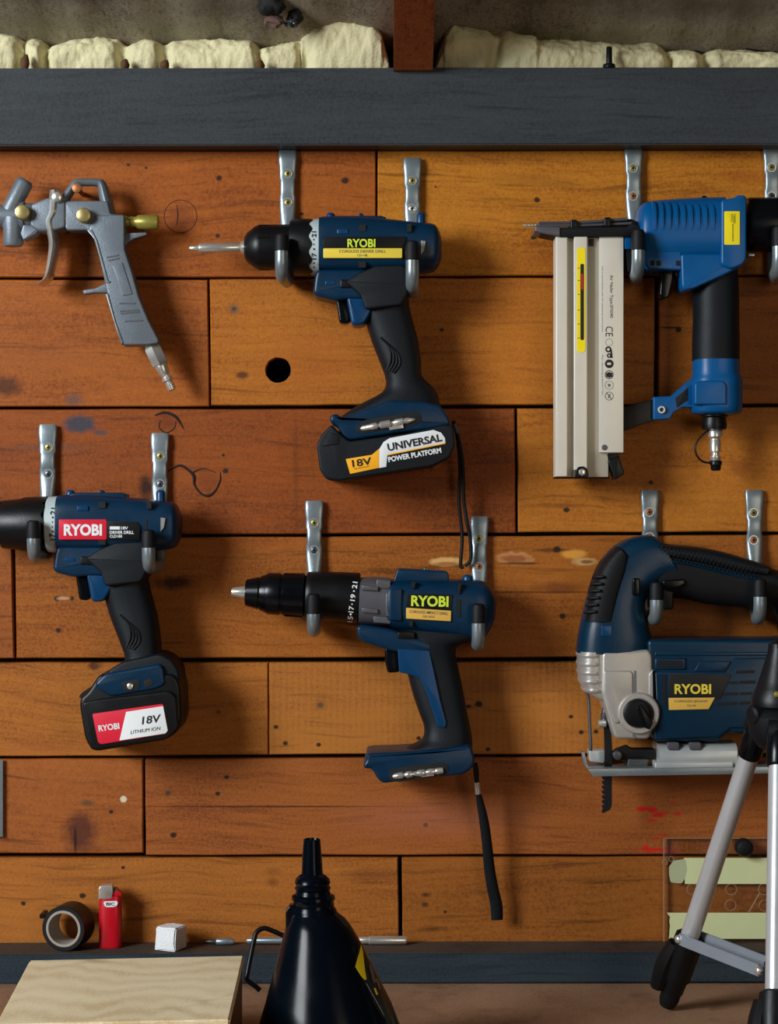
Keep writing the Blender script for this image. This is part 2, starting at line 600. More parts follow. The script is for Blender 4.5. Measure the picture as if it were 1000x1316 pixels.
def plank(quad, mat, proud=0.0, hole=None, seed=0):
    """quad: tl, tr, br, bl pixels in the wall plane; wavy sawn edges, eased arris, 18 mm thick"""
    rr = random.Random(seed)
    tl, tr, br, bl = quad
    pts = []
    for a, b, n in ((tl, tr, 14), (tr, br, 4), (br, bl, 14), (bl, tl, 4)):
        for i in range(n):
            t = i / n
            j = 0 if i == 0 else rr.uniform(-0.5, 0.5)
            x, y = a[0] + (b[0] - a[0]) * t, a[1] + (b[1] - a[1]) * t
            pts.append((x, y + j) if n == 14 else (x + j * 0.6, y))
    bm = bmesh.new()
    def ring(q, d): return [bm.verts.new((P(x, y, 0).x, -d, P(x, y, 0).z)) for x, y in q]
    r0, r1, r2 = ring(pts, -0.018), ring(pts, proud - 0.0012), ring(inset_pts(pts, 1.3), proud)
    ring_fill(bm, [r0, r1, r2], True, False)
    edges = [bm.edges.get((r2[i], r2[(i + 1) % len(r2)])) for i in range(len(r2))]
    if hole:
        hx, hy, hr = hole
        hp = [(hx + hr * math.cos(2 * math.pi * i / 28) * rr.uniform(0.97, 1.03), hy + hr * math.sin(2 * math.pi * i / 28) * rr.uniform(0.97, 1.03)) for i in range(28)]
        h1, h2 = ring(hp, proud), ring(hp, -0.018)
        ring_fill(bm, [h1, h2], False, False)
        edges += [bm.edges.get((h1[i], h1[(i + 1) % 28])) for i in range(28)]
    bmesh.ops.triangle_fill(bm, edges=edges, use_beauty=True, use_dissolve=False)
    return obj('plank', bm, mat, wall, sharp=25)


def nh(x, y, r=4): return (x, y, r * 0.85, r * 0.72, HOLE, 0.95, 0.35)


def knot(x, y, rx, ry, c=(74, 38, 18), k=0.85): return (x, y, rx, ry, c, k, 0.5)


PL = [
    # quad, dark, light, proud, spots, extra
    (((-340, 194), (483, 194), (483, 355.5), (-340, 356.5)), (128, 58, 14), (188, 98, 30), 0.0006,
     [nh(282, 229, 5), nh(444, 232, 6), nh(280, 303, 4), nh(388, 275, 3), nh(165, 212, 2.5), nh(188, 216, 2.5), (234, 279, 17, 19, (112, 52, 18), 0.55, 0.6),
      (240, 190, 260, 9, (120, 50, 20), 0.6, 0.6)], {}),  # long strip: the beam's shadow painted along the plank's top edge
    (((485.5, 194), (1340, 192), (1340, 351.5), (485.5, 355)), (160, 84, 16), (216, 134, 38), 0.0,
     [nh(690, 257, 5), nh(686, 305, 5), nh(560, 240, 2), (670, 230, 60, 9, (120, 70, 20), 0.35, 0.8), (545, 276, 6, 4, (90, 60, 20), 0.7, 0.6), (720, 335, 90, 18, (140, 64, 22), 0.4, 0.8), (960, 228, 40, 8, (150, 70, 20), 0.4, 0.8)], {}),
    (((-340, 359.5), (267, 359.5), (269, 522), (-340, 524)), (134, 62, 18), (190, 102, 36), 0.0,
     [knot(4, 497, 24, 14), (95, 515, 12, 10, (80, 70, 70), 0.6, 0.6), (60, 460, 70, 20, (150, 82, 32), 0.5, 0.9), nh(150, 400, 2)], {}),
    (((269.5, 359), (841.5, 356.5), (840.5, 519.5), (271.5, 521)), (152, 74, 20), (206, 122, 40), 0.001,
     [nh(301, 397, 4), (301, 397, 9, 8, (90, 74, 60), 0.6, 0.6), nh(568, 424, 4), knot(311, 482, 9, 5), (400, 470, 70, 44, (170, 92, 30), 0.4, 0.5), (452, 526, 40, 4, (190, 160, 130), 0.6, 0.9)], {'hole': (357.5, 475.5, 16.5)}),
    (((847.5, 356), (1340, 354), (1340, 517.5), (846.5, 519.5)), (138, 68, 20), (192, 108, 36), -0.0006,
     [(862, 421, 16, 1.6, (40, 20, 10), 0.9, 0.5), nh(872, 424, 5), knot(864, 392, 6, 6, (110, 54, 20), 0.5)], {}),
    (((-340, 526.5), (661.5, 525), (663, 685), (-340, 688.5)), (112, 50, 16), (170, 84, 28), 0.0,
     [(102, 545, 22, 12, (58, 60, 72), 0.95, 0.4), (130, 556, 10, 4, (60, 62, 74), 0.7, 0.5), (62, 575, 50, 5, (70, 66, 70), 0.4, 0.8), (214, 543, 14, 11, (100, 40, 12), 0.6, 0.6),
      (188, 626, 10, 18, (30, 14, 8), 0.9, 0.6), (266, 618, 15, 13, (120, 54, 20), 0.6, 0.4), nh(290, 605, 5), nh(287, 585, 3), nh(554, 600, 4),
      (640, 600, 10, 60, (120, 60, 16), 0.5, 0.9), (380, 600, 4, 70, (90, 40, 14), 0.4, 0.9)], {}),
    (((665, 525), (1340, 521.5), (1340, 682.5), (666, 684)), (156, 80, 22), (212, 128, 44), 0.0012,
     [nh(728, 655, 5), nh(836, 620, 4), nh(716, 571, 4), (952, 602, 12, 10, (140, 72, 24), 0.6, 0.6), (720, 650, 40, 4, (120, 60, 20), 0.5, 0.8)], {}),
    (((-340, 692), (14.5, 691.5), (18, 846), (-340, 847)), (128, 62, 22), (178, 96, 40), 0.0, [], {}),
    (((19, 691.5), (1340, 686), (1340, 843.5), (21, 846)), (138, 68, 20), (190, 108, 38), -0.0004,
     [nh(73, 769, 4.5), nh(92, 769, 4.5), (82, 769, 9, 2.5, (200, 160, 130), 0.7, 0.5), nh(75, 810, 4), (226, 749, 30, 10, (44, 20, 8), 0.9, 0.6), (300, 700, 200, 10, (150, 76, 20), 0.3, 0.8),
      (575, 722, 24, 6, (216, 170, 104), 0.95, 0.35), (575, 725, 18, 3, (150, 84, 36), 0.8, 0.4), (662, 718, 26, 8, (206, 150, 96), 0.95, 0.3), (662, 718, 23, 6, (140, 70, 28), 0.85, 0.4), (668, 724, 30, 2, (60, 30, 14), 0.8, 0.4), (712, 707, 26, 3, (60, 30, 14), 0.7, 0.5), (738, 712, 18, 6, (214, 150, 60), 0.95, 0.4), (752, 722, 16, 6, (206, 160, 104), 0.95, 0.4), (754, 722, 10, 3, (110, 60, 28), 0.8, 0.4), nh(716, 706, 6), (718, 755, 34, 8, (104, 50, 20), 0.7, 0.6),
      nh(723, 792, 5), (650, 761, 220, 1.6, (70, 34, 12), 0.7, 0.6)], {}),
    (((-340, 852), (344.6, 851.5), (345, 970), (-340, 974)), (146, 76, 26), (196, 116, 46), 0.0004,
     [knot(122, 856, 10, 6, (70, 34, 16)), nh(281, 915, 4), (281, 915, 13, 12, (140, 84, 30), 0.5, 0.7), (50, 960, 60, 8, (150, 80, 36), 0.4, 0.8)], {}),
    (((345.8, 851.5), (1340, 848.5), (1340, 966.5), (346.2, 970)), (150, 82, 34), (200, 122, 54), 0.0,
     [nh(412, 906, 4.5), (412, 906, 9, 8, (130, 84, 46), 0.6, 0.5), nh(355, 934, 4), nh(367, 955, 4.5), nh(410, 957, 4), nh(602, 908, 4), nh(616, 905, 6), nh(627, 963, 4), nh(734, 921, 4), nh(747, 941, 4), nh(766, 940, 4), nh(538, 949, 4), (660, 880, 60, 14, (110, 56, 22), 0.5, 0.9)], {'sawn': 0.10}),
    (((-340, 976), (183.5, 975.5), (184.5, 1096), (-340, 1098)), (134, 66, 28), (184, 102, 46), 0.0008,
     [knot(103, 1070, 23, 27, (66, 30, 26), 0.8), (97, 1078, 2, 18, (34, 14, 10), 0.8, 0.5), (112, 1032, 11, 4, (84, 64, 40), 0.8, 0.6), nh(143, 1043, 4), (159, 1027, 4.5, 4.5, (220, 206, 180), 0.9, 0.3)], {}),
    (((186.5, 975.5), (1340, 971), (1340, 1098), (187.5, 1099)), (134, 66, 30), (186, 104, 48), 0.0,
     [nh(216, 1019, 5), (216, 1019, 8, 7, (100, 70, 40), 0.5, 0.5), nh(291, 999, 4), nh(280, 1020, 4), nh(223, 1073, 5), (350, 1036.5, 180, 1.4, (64, 30, 14), 0.85, 0.5), nh(547, 1060, 4), (560, 1050, 120, 26, (160, 96, 78), 0.45, 0.9),
      (666, 1048, 34, 22, (110, 62, 26), 0.4, 0.9), (824, 1040, 8, 3.5, (196, 24, 20), 0.95, 0.3), (838, 1041, 7, 4.5, (190, 22, 20), 0.9, 0.35), (846, 1048, 9, 3, (186, 26, 22), 0.9, 0.4), (838, 1054, 8, 2, (196, 30, 24), 0.85, 0.4), (852, 1045, 12, 1.8, (186, 30, 24), 0.8, 0.4), (871, 1046, 6, 3, (180, 36, 26), 0.8, 0.4), (866, 1031, 4, 2, (180, 36, 26), 0.7, 0.4),
      (838, 1092, 18, 3.5, (196, 26, 18), 0.9, 0.4), (830, 1089, 5, 4, (196, 26, 18), 0.8, 0.4), (852, 1073, 8, 1.8, (180, 36, 24), 0.7, 0.5), (843, 1078, 9, 2, (180, 36, 24), 0.6, 0.5), (860, 1093, 12, 4, (176, 40, 26), 0.6, 0.5)], {}),
    (((-340, 1103), (511.5, 1102.5), (513, 1222), (-340, 1226)), (150, 80, 30), (198, 118, 50), 0.0,
     [nh(30, 1161, 4), nh(106, 1151, 5), nh(158, 1115, 3), (350, 1134, 8, 6, (110, 56, 20), 0.6, 0.6), (350, 1120, 12, 6, (120, 60, 24), 0.5, 0.6), (470, 1125, 30, 10, (110, 60, 24), 0.5, 0.9), (120, 1130, 60, 4, (110, 58, 22), 0.5, 0.9)], {}),
    (((516.5, 1102.5), (1340, 1100), (1340, 1220), (517.5, 1222)), (128, 68, 22), (178, 102, 40), -0.0006,
     [(547, 1150, 6, 3, (50, 30, 14), 0.8, 0.6), (546, 1163, 5, 4, (50, 30, 14), 0.8, 0.6), (556, 1194, 20, 4, (60, 34, 16), 0.6, 0.8), nh(572, 1172, 3)], {}),
]
for i, (q, dk, lt, pr, sp, ex) in enumerate(PL):
    pk = plank(q, wood('plank_wood', dk, lt, sp, seed=i + 3, sawn=ex.get('sawn', 0)), pr, ex.get('hole'), seed=i)

    if i == 0:
        obj('plug_seam', join(ring_disc(232, 278, 0.0004, 0.00075, 21.5, 20.6, 40), tube([P(227, 263, 0.0006), P(228.5, 276, 0.0006), P(227, 290, 0.0006)], [0.0002, 0.0005, 0.0002], 6, 4)), crack_m, pk)
    if i == 5:
        for pts_, r_ in (([(199, 534), (212, 530), (226, 536), (236, 551)], [0.0006, 0.0013, 0.0014, 0.0005]),
                         ([(206, 540), (205, 550), (214, 556), (224, 550), (226, 540)], [0.0003, 0.0005, 0.0006, 0.0005, 0.0003]),
                         ([(216, 606), (231, 598), (243, 605), (249, 612), (250, 623), (258, 634), (268, 637), (277, 630), (283, 617), (283, 607)], [0.0004, 0.0011, 0.0012, 0.0016, 0.0010, 0.0010, 0.0014, 0.0009, 0.0008, 0.0004]),
                         ([(246, 608), (262, 602), (278, 608)], [0.0008, 0.0004, 0.0003])):
            obj('knot_crack', tube([P(x, y, 0.0) for x, y in pts_], r_, 6, 5), crack_m, pk)

# painted beam above the planks
slate = wood('slate_blue_paint', (40, 44, 48), (58, 63, 67), seed=31, rough=0.5)
BT = (658 - 88) * sc(0.028)
BB = (658 - 187.5) * sc(0.028)
obj('trim_1', hexa([(-0.62, -0.028, EYE + BB), (0.62, -0.028, EYE + BB + 0.0016), (0.62, 0.05, EYE + BB + 0.0016), (-0.62, 0.05, EYE + BB),
                    (-0.62, -0.028, EYE + BT), (0.62, -0.028, EYE + BT + 0.0016), (0.62, 0.05, EYE + BT + 0.0016), (-0.62, 0.05, EYE + BT)], 0.0012), slate, kind='structure')

# sloping roof lining and one rafter
bm = bmesh.new()
NX, NY = 80, 30
gv = []
for j in range(NY + 1):
    d = -0.06 + 1.2 * (j / NY) ** 1.5
    row = []
    for i in range(NX + 1):
        x = -0.62 + 1.24 * i / NX
        z = 0.402 + 0.42 * (d + 0.06) + 0.004 * mnoise.noise((x * 9, d * 9, 2)) + 0.0025 * math.sin(x * 120)
        row.append(bm.verts.new((x, -d, EYE + z)))
    gv.append(row)
for a, b in zip(gv, gv[1:]):
    for i in range(NX): bm.faces.new((a[i], a[i + 1], b[i + 1], b[i]))
low = list(bm.faces)
r = bmesh.ops.extrude_face_region(bm, geom=low)
for e in r['geom']:
    if isinstance(e, bmesh.types.BMVert): e.co.z += 0.012
obj('ceiling', bm, wood('stained_roof_lining', (104, 92, 78), (158, 148, 126), [(110, 10, 80, 12, (84, 70, 62), 0.7, 0.9), (300, 24, 70, 10, (84, 74, 64), 0.6, 0.9), (60, 38, 90, 8, (120, 124, 92), 0.5, 0.9), (230, 40, 80, 7, (126, 128, 98), 0.5, 0.9), (700, 8, 110, 12, (92, 76, 64), 0.7, 0.9), (900, 22, 130, 14, (86, 70, 58), 0.7, 0.9), (760, 46, 200, 6, (116, 112, 78), 0.5, 0.9)], seed=77, along='Y', rough=0.8), kind='structure')

rw = wood('red_brown_rafter', (88, 42, 18), (138, 70, 34), seed=41, along='Y')
prof = [(-0.045, BT + 0.0012), (0.0285, BT + 0.0012), (0.0285, BT - 0.0030), (0.036, BT - 0.0030), (1.0, BT - 0.0030 + 0.42 * 0.964), (1.0, BT + 0.09 + 0.42 * 0.964), (-0.045, BT + 0.05)]
bm = bmesh.new()
xa, xb = (506 - 500) * sc(0.03), (556 - 500) * sc(0.03)
va = [bm.verts.new((xa - 0.0, -d, EYE + z)) for d, z in prof]
vb = [bm.verts.new((xb, -d, EYE + z)) for d, z in prof]
ring_fill(bm, [va, vb])
bmesh.ops.recalc_face_normals(bm, faces=bm.faces)
obj('trim_2', bm, rw, kind='structure', sharp=20)

# ledge along the foot of the wall
lz = (658 - 1213.5) * S0
ledge_w = wood('blue_black_ledge_paint', (26, 36, 44), (46, 58, 66), seed=51, rough=0.5)
LT = 0.0035
bm = hexa([(-0.62, -0.046, EYE + lz - 0.026), (0.62, -0.046, EYE + lz - 0.026 + LT), (0.62, 0.016, EYE + lz - 0.026 + LT), (-0.62, 0.016, EYE + lz - 0.026),
           (-0.62, -0.046, EYE + lz), (0.62, -0.046, EYE + lz + LT), (0.62, 0.016, EYE + lz + LT), (-0.62, 0.016, EYE + lz)], 0.001)
led = obj('trim_3', bm, ledge_w, kind='structure')
bm = hexa([(-0.62, -0.0455, EYE + lz + 0.0002), (0.62, -0.0455, EYE + lz + LT + 0.0002), (0.62, 0.0, EYE + lz + LT + 0.0002), (-0.62, 0.0, EYE + lz + 0.0002),
           (-0.62, -0.0455, EYE + lz + 0.0006), (0.62, -0.0455, EYE + lz + LT + 0.0006), (0.62, 0.0, EYE + lz + LT + 0.0006), (-0.62, 0.0, EYE + lz + 0.0006)])
obj('dusty_top', bm, wood('dusty_ledge_top', (44, 36, 32), (80, 66, 56), seed=52, rough=0.8), led, label='grey brown dusty bare top face')


def ledge_top(x): return EYE + lz + 0.0006 + LT * (x + 0.62) / 1.24


# bench and floor
BZ = EYE - 0.414
bench = thing('workbench', 'brown topped workbench running along the wall below the painted ledge', 'workbench', (0, -0.35, 0))
obj('bench_top', boxw((-0.75, -0.75, BZ - 0.04), (0.75, 0.012, BZ), 0.002), wood('worn_brown_bench', (122, 90, 66), (164, 126, 98), seed=61, rough=0.6), bench)
for x in (-0.68, 0.68):
    for y in (-0.68, -0.05):
        obj('leg', boxw((x - 0.035, y - 0.035, 0), (x + 0.035, y + 0.035, BZ - 0.04), 0.003), ledge_w, bench)
obj('floor', boxw((-2.5, -3.2, -0.05), (2.5, 0.3, 0)), pbr('concrete_floor', (96, 92, 86), 0.8, vscale=6), kind='structure')

# ------------------------------------------------------------------ expanding foam
foam_m = pbr('cream_expanding_foam', (212, 204, 162), 0.8, var=0.2, vscale=30, bump=0.6, bscale=420)


def foam(x0, x1, tops, label, seed, creases=()):
    bm = bmesh.new()
    nv = 44
    rings = []
    x = x0
    fb = mnoise.fractal
    while x <= x1 + 0.1:
        t = tops[0][1]
        for (xa_, ya), (xb_, yb) in zip(tops, tops[1:]):
            if xa_ <= x <= xb_:
                k = (x - xa_) / (xb_ - xa_); k = k * k * (3 - 2 * k); t = ya + (yb - ya) * k
        wx = (x - 500) * S0
        edge = min(1, max(0.02, (x - x0) / 22), max(0.02, (x1 - x) / 22)) ** 0.4
        h = max(0.006, (658 - t) * S0 - BT) * edge
        ring = []
        for k in range(nv + 1):
            a = math.pi * k / nv
            cr_ = 1
            for n_, cb in enumerate(creases):
                sway = 5 * mnoise.noise((n_ * 3.1, a * 1.5, seed))
                w_ = 7 + 5 * mnoise.noise((n_ * 1.7, 4, seed))
                # a notch that is widest low down, where the beads meet the beam
                cr_ = min(cr_, 1 - (0.20 + 0.45 * abs(math.cos(a)) ** 2) * math.exp(-((x - cb - sway) / w_) ** 2))
            big = mnoise.noise((wx * 26, a * 0.8, seed)) * 0.26
            fine = fb((wx * 150, a * 5.0, seed + 9), 0.9, 2.2, 3) * 0.065
            rad = (1 + big + fine) * cr_
            d = -0.010 + 0.033 * math.cos(a) * rad * (0.55 + 0.45 * math.sin(a) ** 0.6) * (0.5 + 0.5 * edge)
            if h > 0.035: d += 0.008 * math.sin(a)
            z = BT - 0.0005 + h * (math.sin(a) ** 0.75) * (1 + 0.10 * mnoise.noise((wx * 60, a * 2, seed + 2)) + 0.5 * fine) * (0.55 + 0.45 * cr_)
            ring.append(bm.verts.new((wx + 0.0012 * mnoise.noise((wx * 200, a * 4, seed)), -min(d, 0.030), EYE + z)))
        rings.append(ring)
        x += 1.6
    ring_fill(bm, rings)
    wx = (x0 + x1 - 1000) / 2 * S0
    return obj('spray_foam', bm, foam_m, None, label, 'foam', loc=(wx, 0, EYE + BT), sharp=180)


foam_left = foam(-60, 501, [(-60, 46), (0, 43), (52, 49), (66, 56), (110, 48), (152, 48), (166, 54), (185, 48), (215, 52), (262, 50), (325, 50), (340, 58), (385, 48), (397, 38), (420, 22), (455, 18), (488, 24), (501, 38)],
     'lumpy cream expanding foam on the beam left of the rafter', 3.1, (30, 62, 160, 212, 334, 392))
foam(560, 1070, [(560, 40), (568, 30), (595, 32), (625, 38), (648, 40), (675, 46), (720, 50), (775, 54), (800, 56), (835, 54), (855, 60), (875, 64), (920, 62), (960, 63), (1000, 66), (1070, 68)],
     'smoother thin cream foam on the beam right of the rafter', 8.7, (635, 858, 905))

gap_dark_m = pbr('dark_foam_gap', (84, 54, 24), 0.85, var=0.3)  # brown blobs paint in the dark of gaps at the crease bottoms
for n_, (x_, y_) in enumerate(((32, 82), (160, 83), (212, 84), (334, 84))):
    c = P(x_, y_, 0.021)
    bm = bmesh.new()
    bmesh.ops.create_icosphere(bm, subdivisions=2, radius=1)
    for v in bm.verts:
        k_ = 1 + 0.4 * mnoise.noise(v.co * 2 + Vector((n_ * 3, 0, 0)))
        v.co = Vector((c.x + v.co.x * 0.0042 * k_, c.y + v.co.y * 0.004, max(EYE + BT + 0.0002, c.z + v.co.z * (0.0085 if n_ == 0 else 0.005) * k_)))
    obj('dark_gap', bm, gap_dark_m, foam_left, label='brown blob painting the dark of a gap in the foam')

# black peg on the beam and the dark scrap stuck up at the roof
pg = P(783, 86.5, 0.0265)
pz = EYE + BT + 0.0010
bm = lathe((pg.x, pg.y, pz), (pg.x, pg.y, pz + 0.02), [(0, 0.0056), (0.0022, 0.0056), (0.003, 0.005), (0.0034, 0.0028), (0.0175, 0.0026), (0.0185, 0.0021)], 16)
obj('bolt', bm, M['black'], None, 'small black bolt standing head down on the beam before the foam', 'bolt', loc=(pg.x, pg.y, pz))
sp = thing('crumpled_scrap', 'dark crumpled brown scrap with a silvery bit stuck in the roof lining', 'debris', P(352, 36, 0.012))
scr_b = pbr('brown_dead_leaf', (92, 70, 60), 0.7, var=0.35, vscale=150, bump=0.5, bscale=300)
def blob(px, py, d, rx, ry, rd, seed, amp=0.35):
    bm = bmesh.new()
    bmesh.ops.create_icosphere(bm, subdivisions=3, radius=1)
    c = P(px, py, d); s = sc(d)
    for v in bm.verts:
        k = 1 + amp * mnoise.noise(v.co * 2.2 + Vector((seed, 0, 0)))
        v.co = Vector((c.x + v.co.x * rx * s * k, c.y + v.co.y * rd * k, c.z + v.co.z * ry * s * k))
    return bm
obj('dark_lobe', blob(349, 8, 0.049, 17, 13, 0.010, 4), M['dark'], sp)
obj('dark_lobe', blob(379, 22, 0.036, 10, 10, 0.007, 9), M['dark'], sp)
obj('brown_lobe', blob(352, 27, 0.042, 13, 8, 0.006, 2, 0.5), scr_b, sp)
obj('silvery_bit', blob(375, 30, 0.040, 8, 5, 0.004, 6, 0.6), M['dsteel'], sp)


# ------------------------------------------------------------------ hooks
def hook(px, ytop, s1, s2, tx, ytip, ybl, ybot, label, scr):
    root = thing('utility_hook', label, 'hook', P(px, ytop + 50, 0.002), 'galvanised hooks screwed to the planks')
    s = S0
    rt = 8.6 * sc(0.069)                      # arm tube radius
    top = P(px, ytop, 0.002)
    tip = P(tx, ytip, 0.069)
    zb = P(tx, ybot, 0.069).z + rt            # arm centre height
    xarm0 = top.x + (tip.x - top.x) * 0.1
    path = []                                 # (x, depth, z, half width, half thickness)
    za = top.z
    hw = 11.2 * s
    Lh = (top.z - (zb + 0.022))
    f1 = (s1 - ytop) * s / Lh
    f2 = (s2 - ytop) * s / Lh
    prof_ = [(0, 1.0, 0.0016), (0.03, 1.06, 0.0021), (f1 * 0.45, 1.06, 0.0027), (f1 * 0.8, 0.96, 0.0023), (f1 * 1.2, 0.96, 0.0023), ((f1 + f2) / 2 - 0.06, 0.84, 0.0030), ((f1 + f2) / 2 + 0.06, 0.84, 0.0030), (f2 * 0.92, 0.93, 0.0023), (f2 * 1.07, 0.93, 0.0023), (f2 * 1.07 + (1 - f2 * 1.07) * 0.5, 0.80, 0.0050), (1.0, 0.78, rt * 0.98)]
    def front_at(f):
        for (fa, _, ta), (fb, _, tb_) in zip(prof_, prof_[1:]):
            if fa <= f <= fb: return 0.002 + 2 * (ta + (tb_ - ta) * (f - fa) / (fb - fa))
        return 0.008
    for f, w, th in prof_:
        zend = zb + 0.022
        z = za + (zend - za) * f
        path.append((top.x, 0.0020 + th, z, hw * w if f < 0.9 else rt, th))
    # bend out
    R = 0.013
    d0 = 0.0020 + rt
    for k in range(1, 6):
        a = k / 5 * math.pi / 2
        path.append((top.x, d0 + R * (1 - math.cos(a)), zb + R - R * math.sin(a) if True else 0, rt, rt))
    de = 0.069
    for k in range(1, 4):
        t = k / 4
        path.append((top.x + (tip.x - top.x) * t, d0 + R + (de - R - d0 - R) * t, zb, rt, rt))
    for k in range(0, 7):
        a = k / 6 * math.pi / 2
        path.append((tip.x, de - R + R * math.sin(a), zb + R - R * math.cos(a), rt, rt))
    zbl = P(tx, ybl, 0.069).z
    if zbl > zb + R + 0.001: path.append((tip.x, de, zbl, rt, rt))
    bm = bmesh.new()
    rings = []
    n = 16
    for i, (x, d, z, a_, b_) in enumerate(path):
        p = Vector((x, -d, z))
        q0, q1 = path[max(i - 1, 0)], path[min(i + 1, len(path) - 1)]
        t = Vector((0, -(q1[1] - q0[1]), q1[2] - q0[2]))
        t.normalize()
        nrm = t.cross(Vector((1, 0, 0)))
        e = 3.2 if b_ < 0.004 else 2.0
        ring = []
        for k in range(n):
            th = 2 * math.pi * k / n
            c_, s_ = math.cos(th), math.sin(th)
            ring.append(bm.verts.new(p + Vector((1, 0, 0)) * a_ * math.copysign(abs(c_) ** (2 / e), c_) + nrm * b_ * math.copysign(abs(s_) ** (2 / e), s_)))
        rings.append(ring)
    ring_fill(bm, rings)
    obj('bracket', bm, M['zinc'], root, sharp=50)
    e = Vector((tip.x, -de, path[-1][2]))
    ztip = max(tip.z, e.z + 0.006)
    L = ztip - e.z
    bm = lathe(e - Vector((0, 0, 0.0005)), e + Vector((0, 0, 1)), [(0, rt * 1.06), (L * 0.7, rt * 1.06), (L * 0.93, rt * 0.9), (L, rt * 0.6)], 18)
    obj('rubber_tip', bm, M['rubber'], root, label='black rubber sleeve on the tip')
    for y, m, ff_ in ((s1, scr[0], f1), (s2, scr[1], f2)):
        q = front_at(ff_)
        obj('screw_dimple', ring_disc(px, y, q - 0.002, q + 0.0005, 6.4, 4.4, 24), M['zincb'], root)
        so = obj('screw', disc(px, y, q - 0.002, q + 0.0007, 4.9, 16, 0.5), M[m], root)
        obj('drive_slot', join(slab(rect(px - 2.4, y - 0.7, px + 2.4, y + 0.7), q, q + 0.0009, 0), slab(rect(px - 0.7, y - 2.4, px + 0.7, y + 2.4), q, q + 0.0009, 0)), M['dark'], so)


HK = [
    (370, 194, 223, 260, 362, 300, 322, 362, 'galvanised hook under the chuck of the driver drill with the yellow strip label', ('yzinc', 'yzinc')),
    (530, 204, 232, 268, 530, 309, 334, 376, 'galvanised hook under the motor end of the driver drill with the yellow strip label', ('yzinc', 'steel')),
    (814, 190, 216, 252, 820.5, 294, 321, 359, 'galvanised hook between the silver magazine and blue body of the nailer', ('yzinc', 'rust')),
    (992, 188, 215, 252, 1001, 290, 316, 358, 'galvanised hook at the top right edge behind the black nailer end cap', ('yzinc', 'dsteel')),
    (62, 546, 575, 609, 43, 668, 691, 724, 'galvanised hook below a grey paint smear holding the chuck of the red labelled drill', ('yzinc', 'dsteel')),
    (206, 557, 586, 622, 191, 680, 703, 738, 'galvanised hook holding the motor end of the red labelled drill', ('yzinc', 'dsteel')),
    (404, 644, 672, 707, 403, 762, 788, 820, 'galvanised hook under the clutch collar of the drill without a battery', ('yzinc', 'dsteel')),
    (616, 664, 692, 728, 615, 775, 800, 838, 'galvanised hook behind the motor end of the drill without a battery', ('yzinc', 'rust')),
    (835, 630, 658, 690, 844, 747, 770, 805, 'galvanised hook behind the front of the jigsaw handle', ('rust', 'rust')),
    (969, 630, 659, 694, 977, 743, 766, 804, 'galvanised hook behind the rear of the jigsaw handle', ('yzinc', 'rust')),
]
for h in HK: hook(*h)


# ------------------------------------------------------------------ the two alike driver drills
DC = 0.036


def sh(pts, dx, dy): return [(p[0] + dx, p[1] + dy) + tuple(p[2:]) for p in pts]


def secs(rows, dx, dy): return [(a + dx, b + dy, c + dx, e + dy, h, d) for a, b, c, e, h, d in rows]


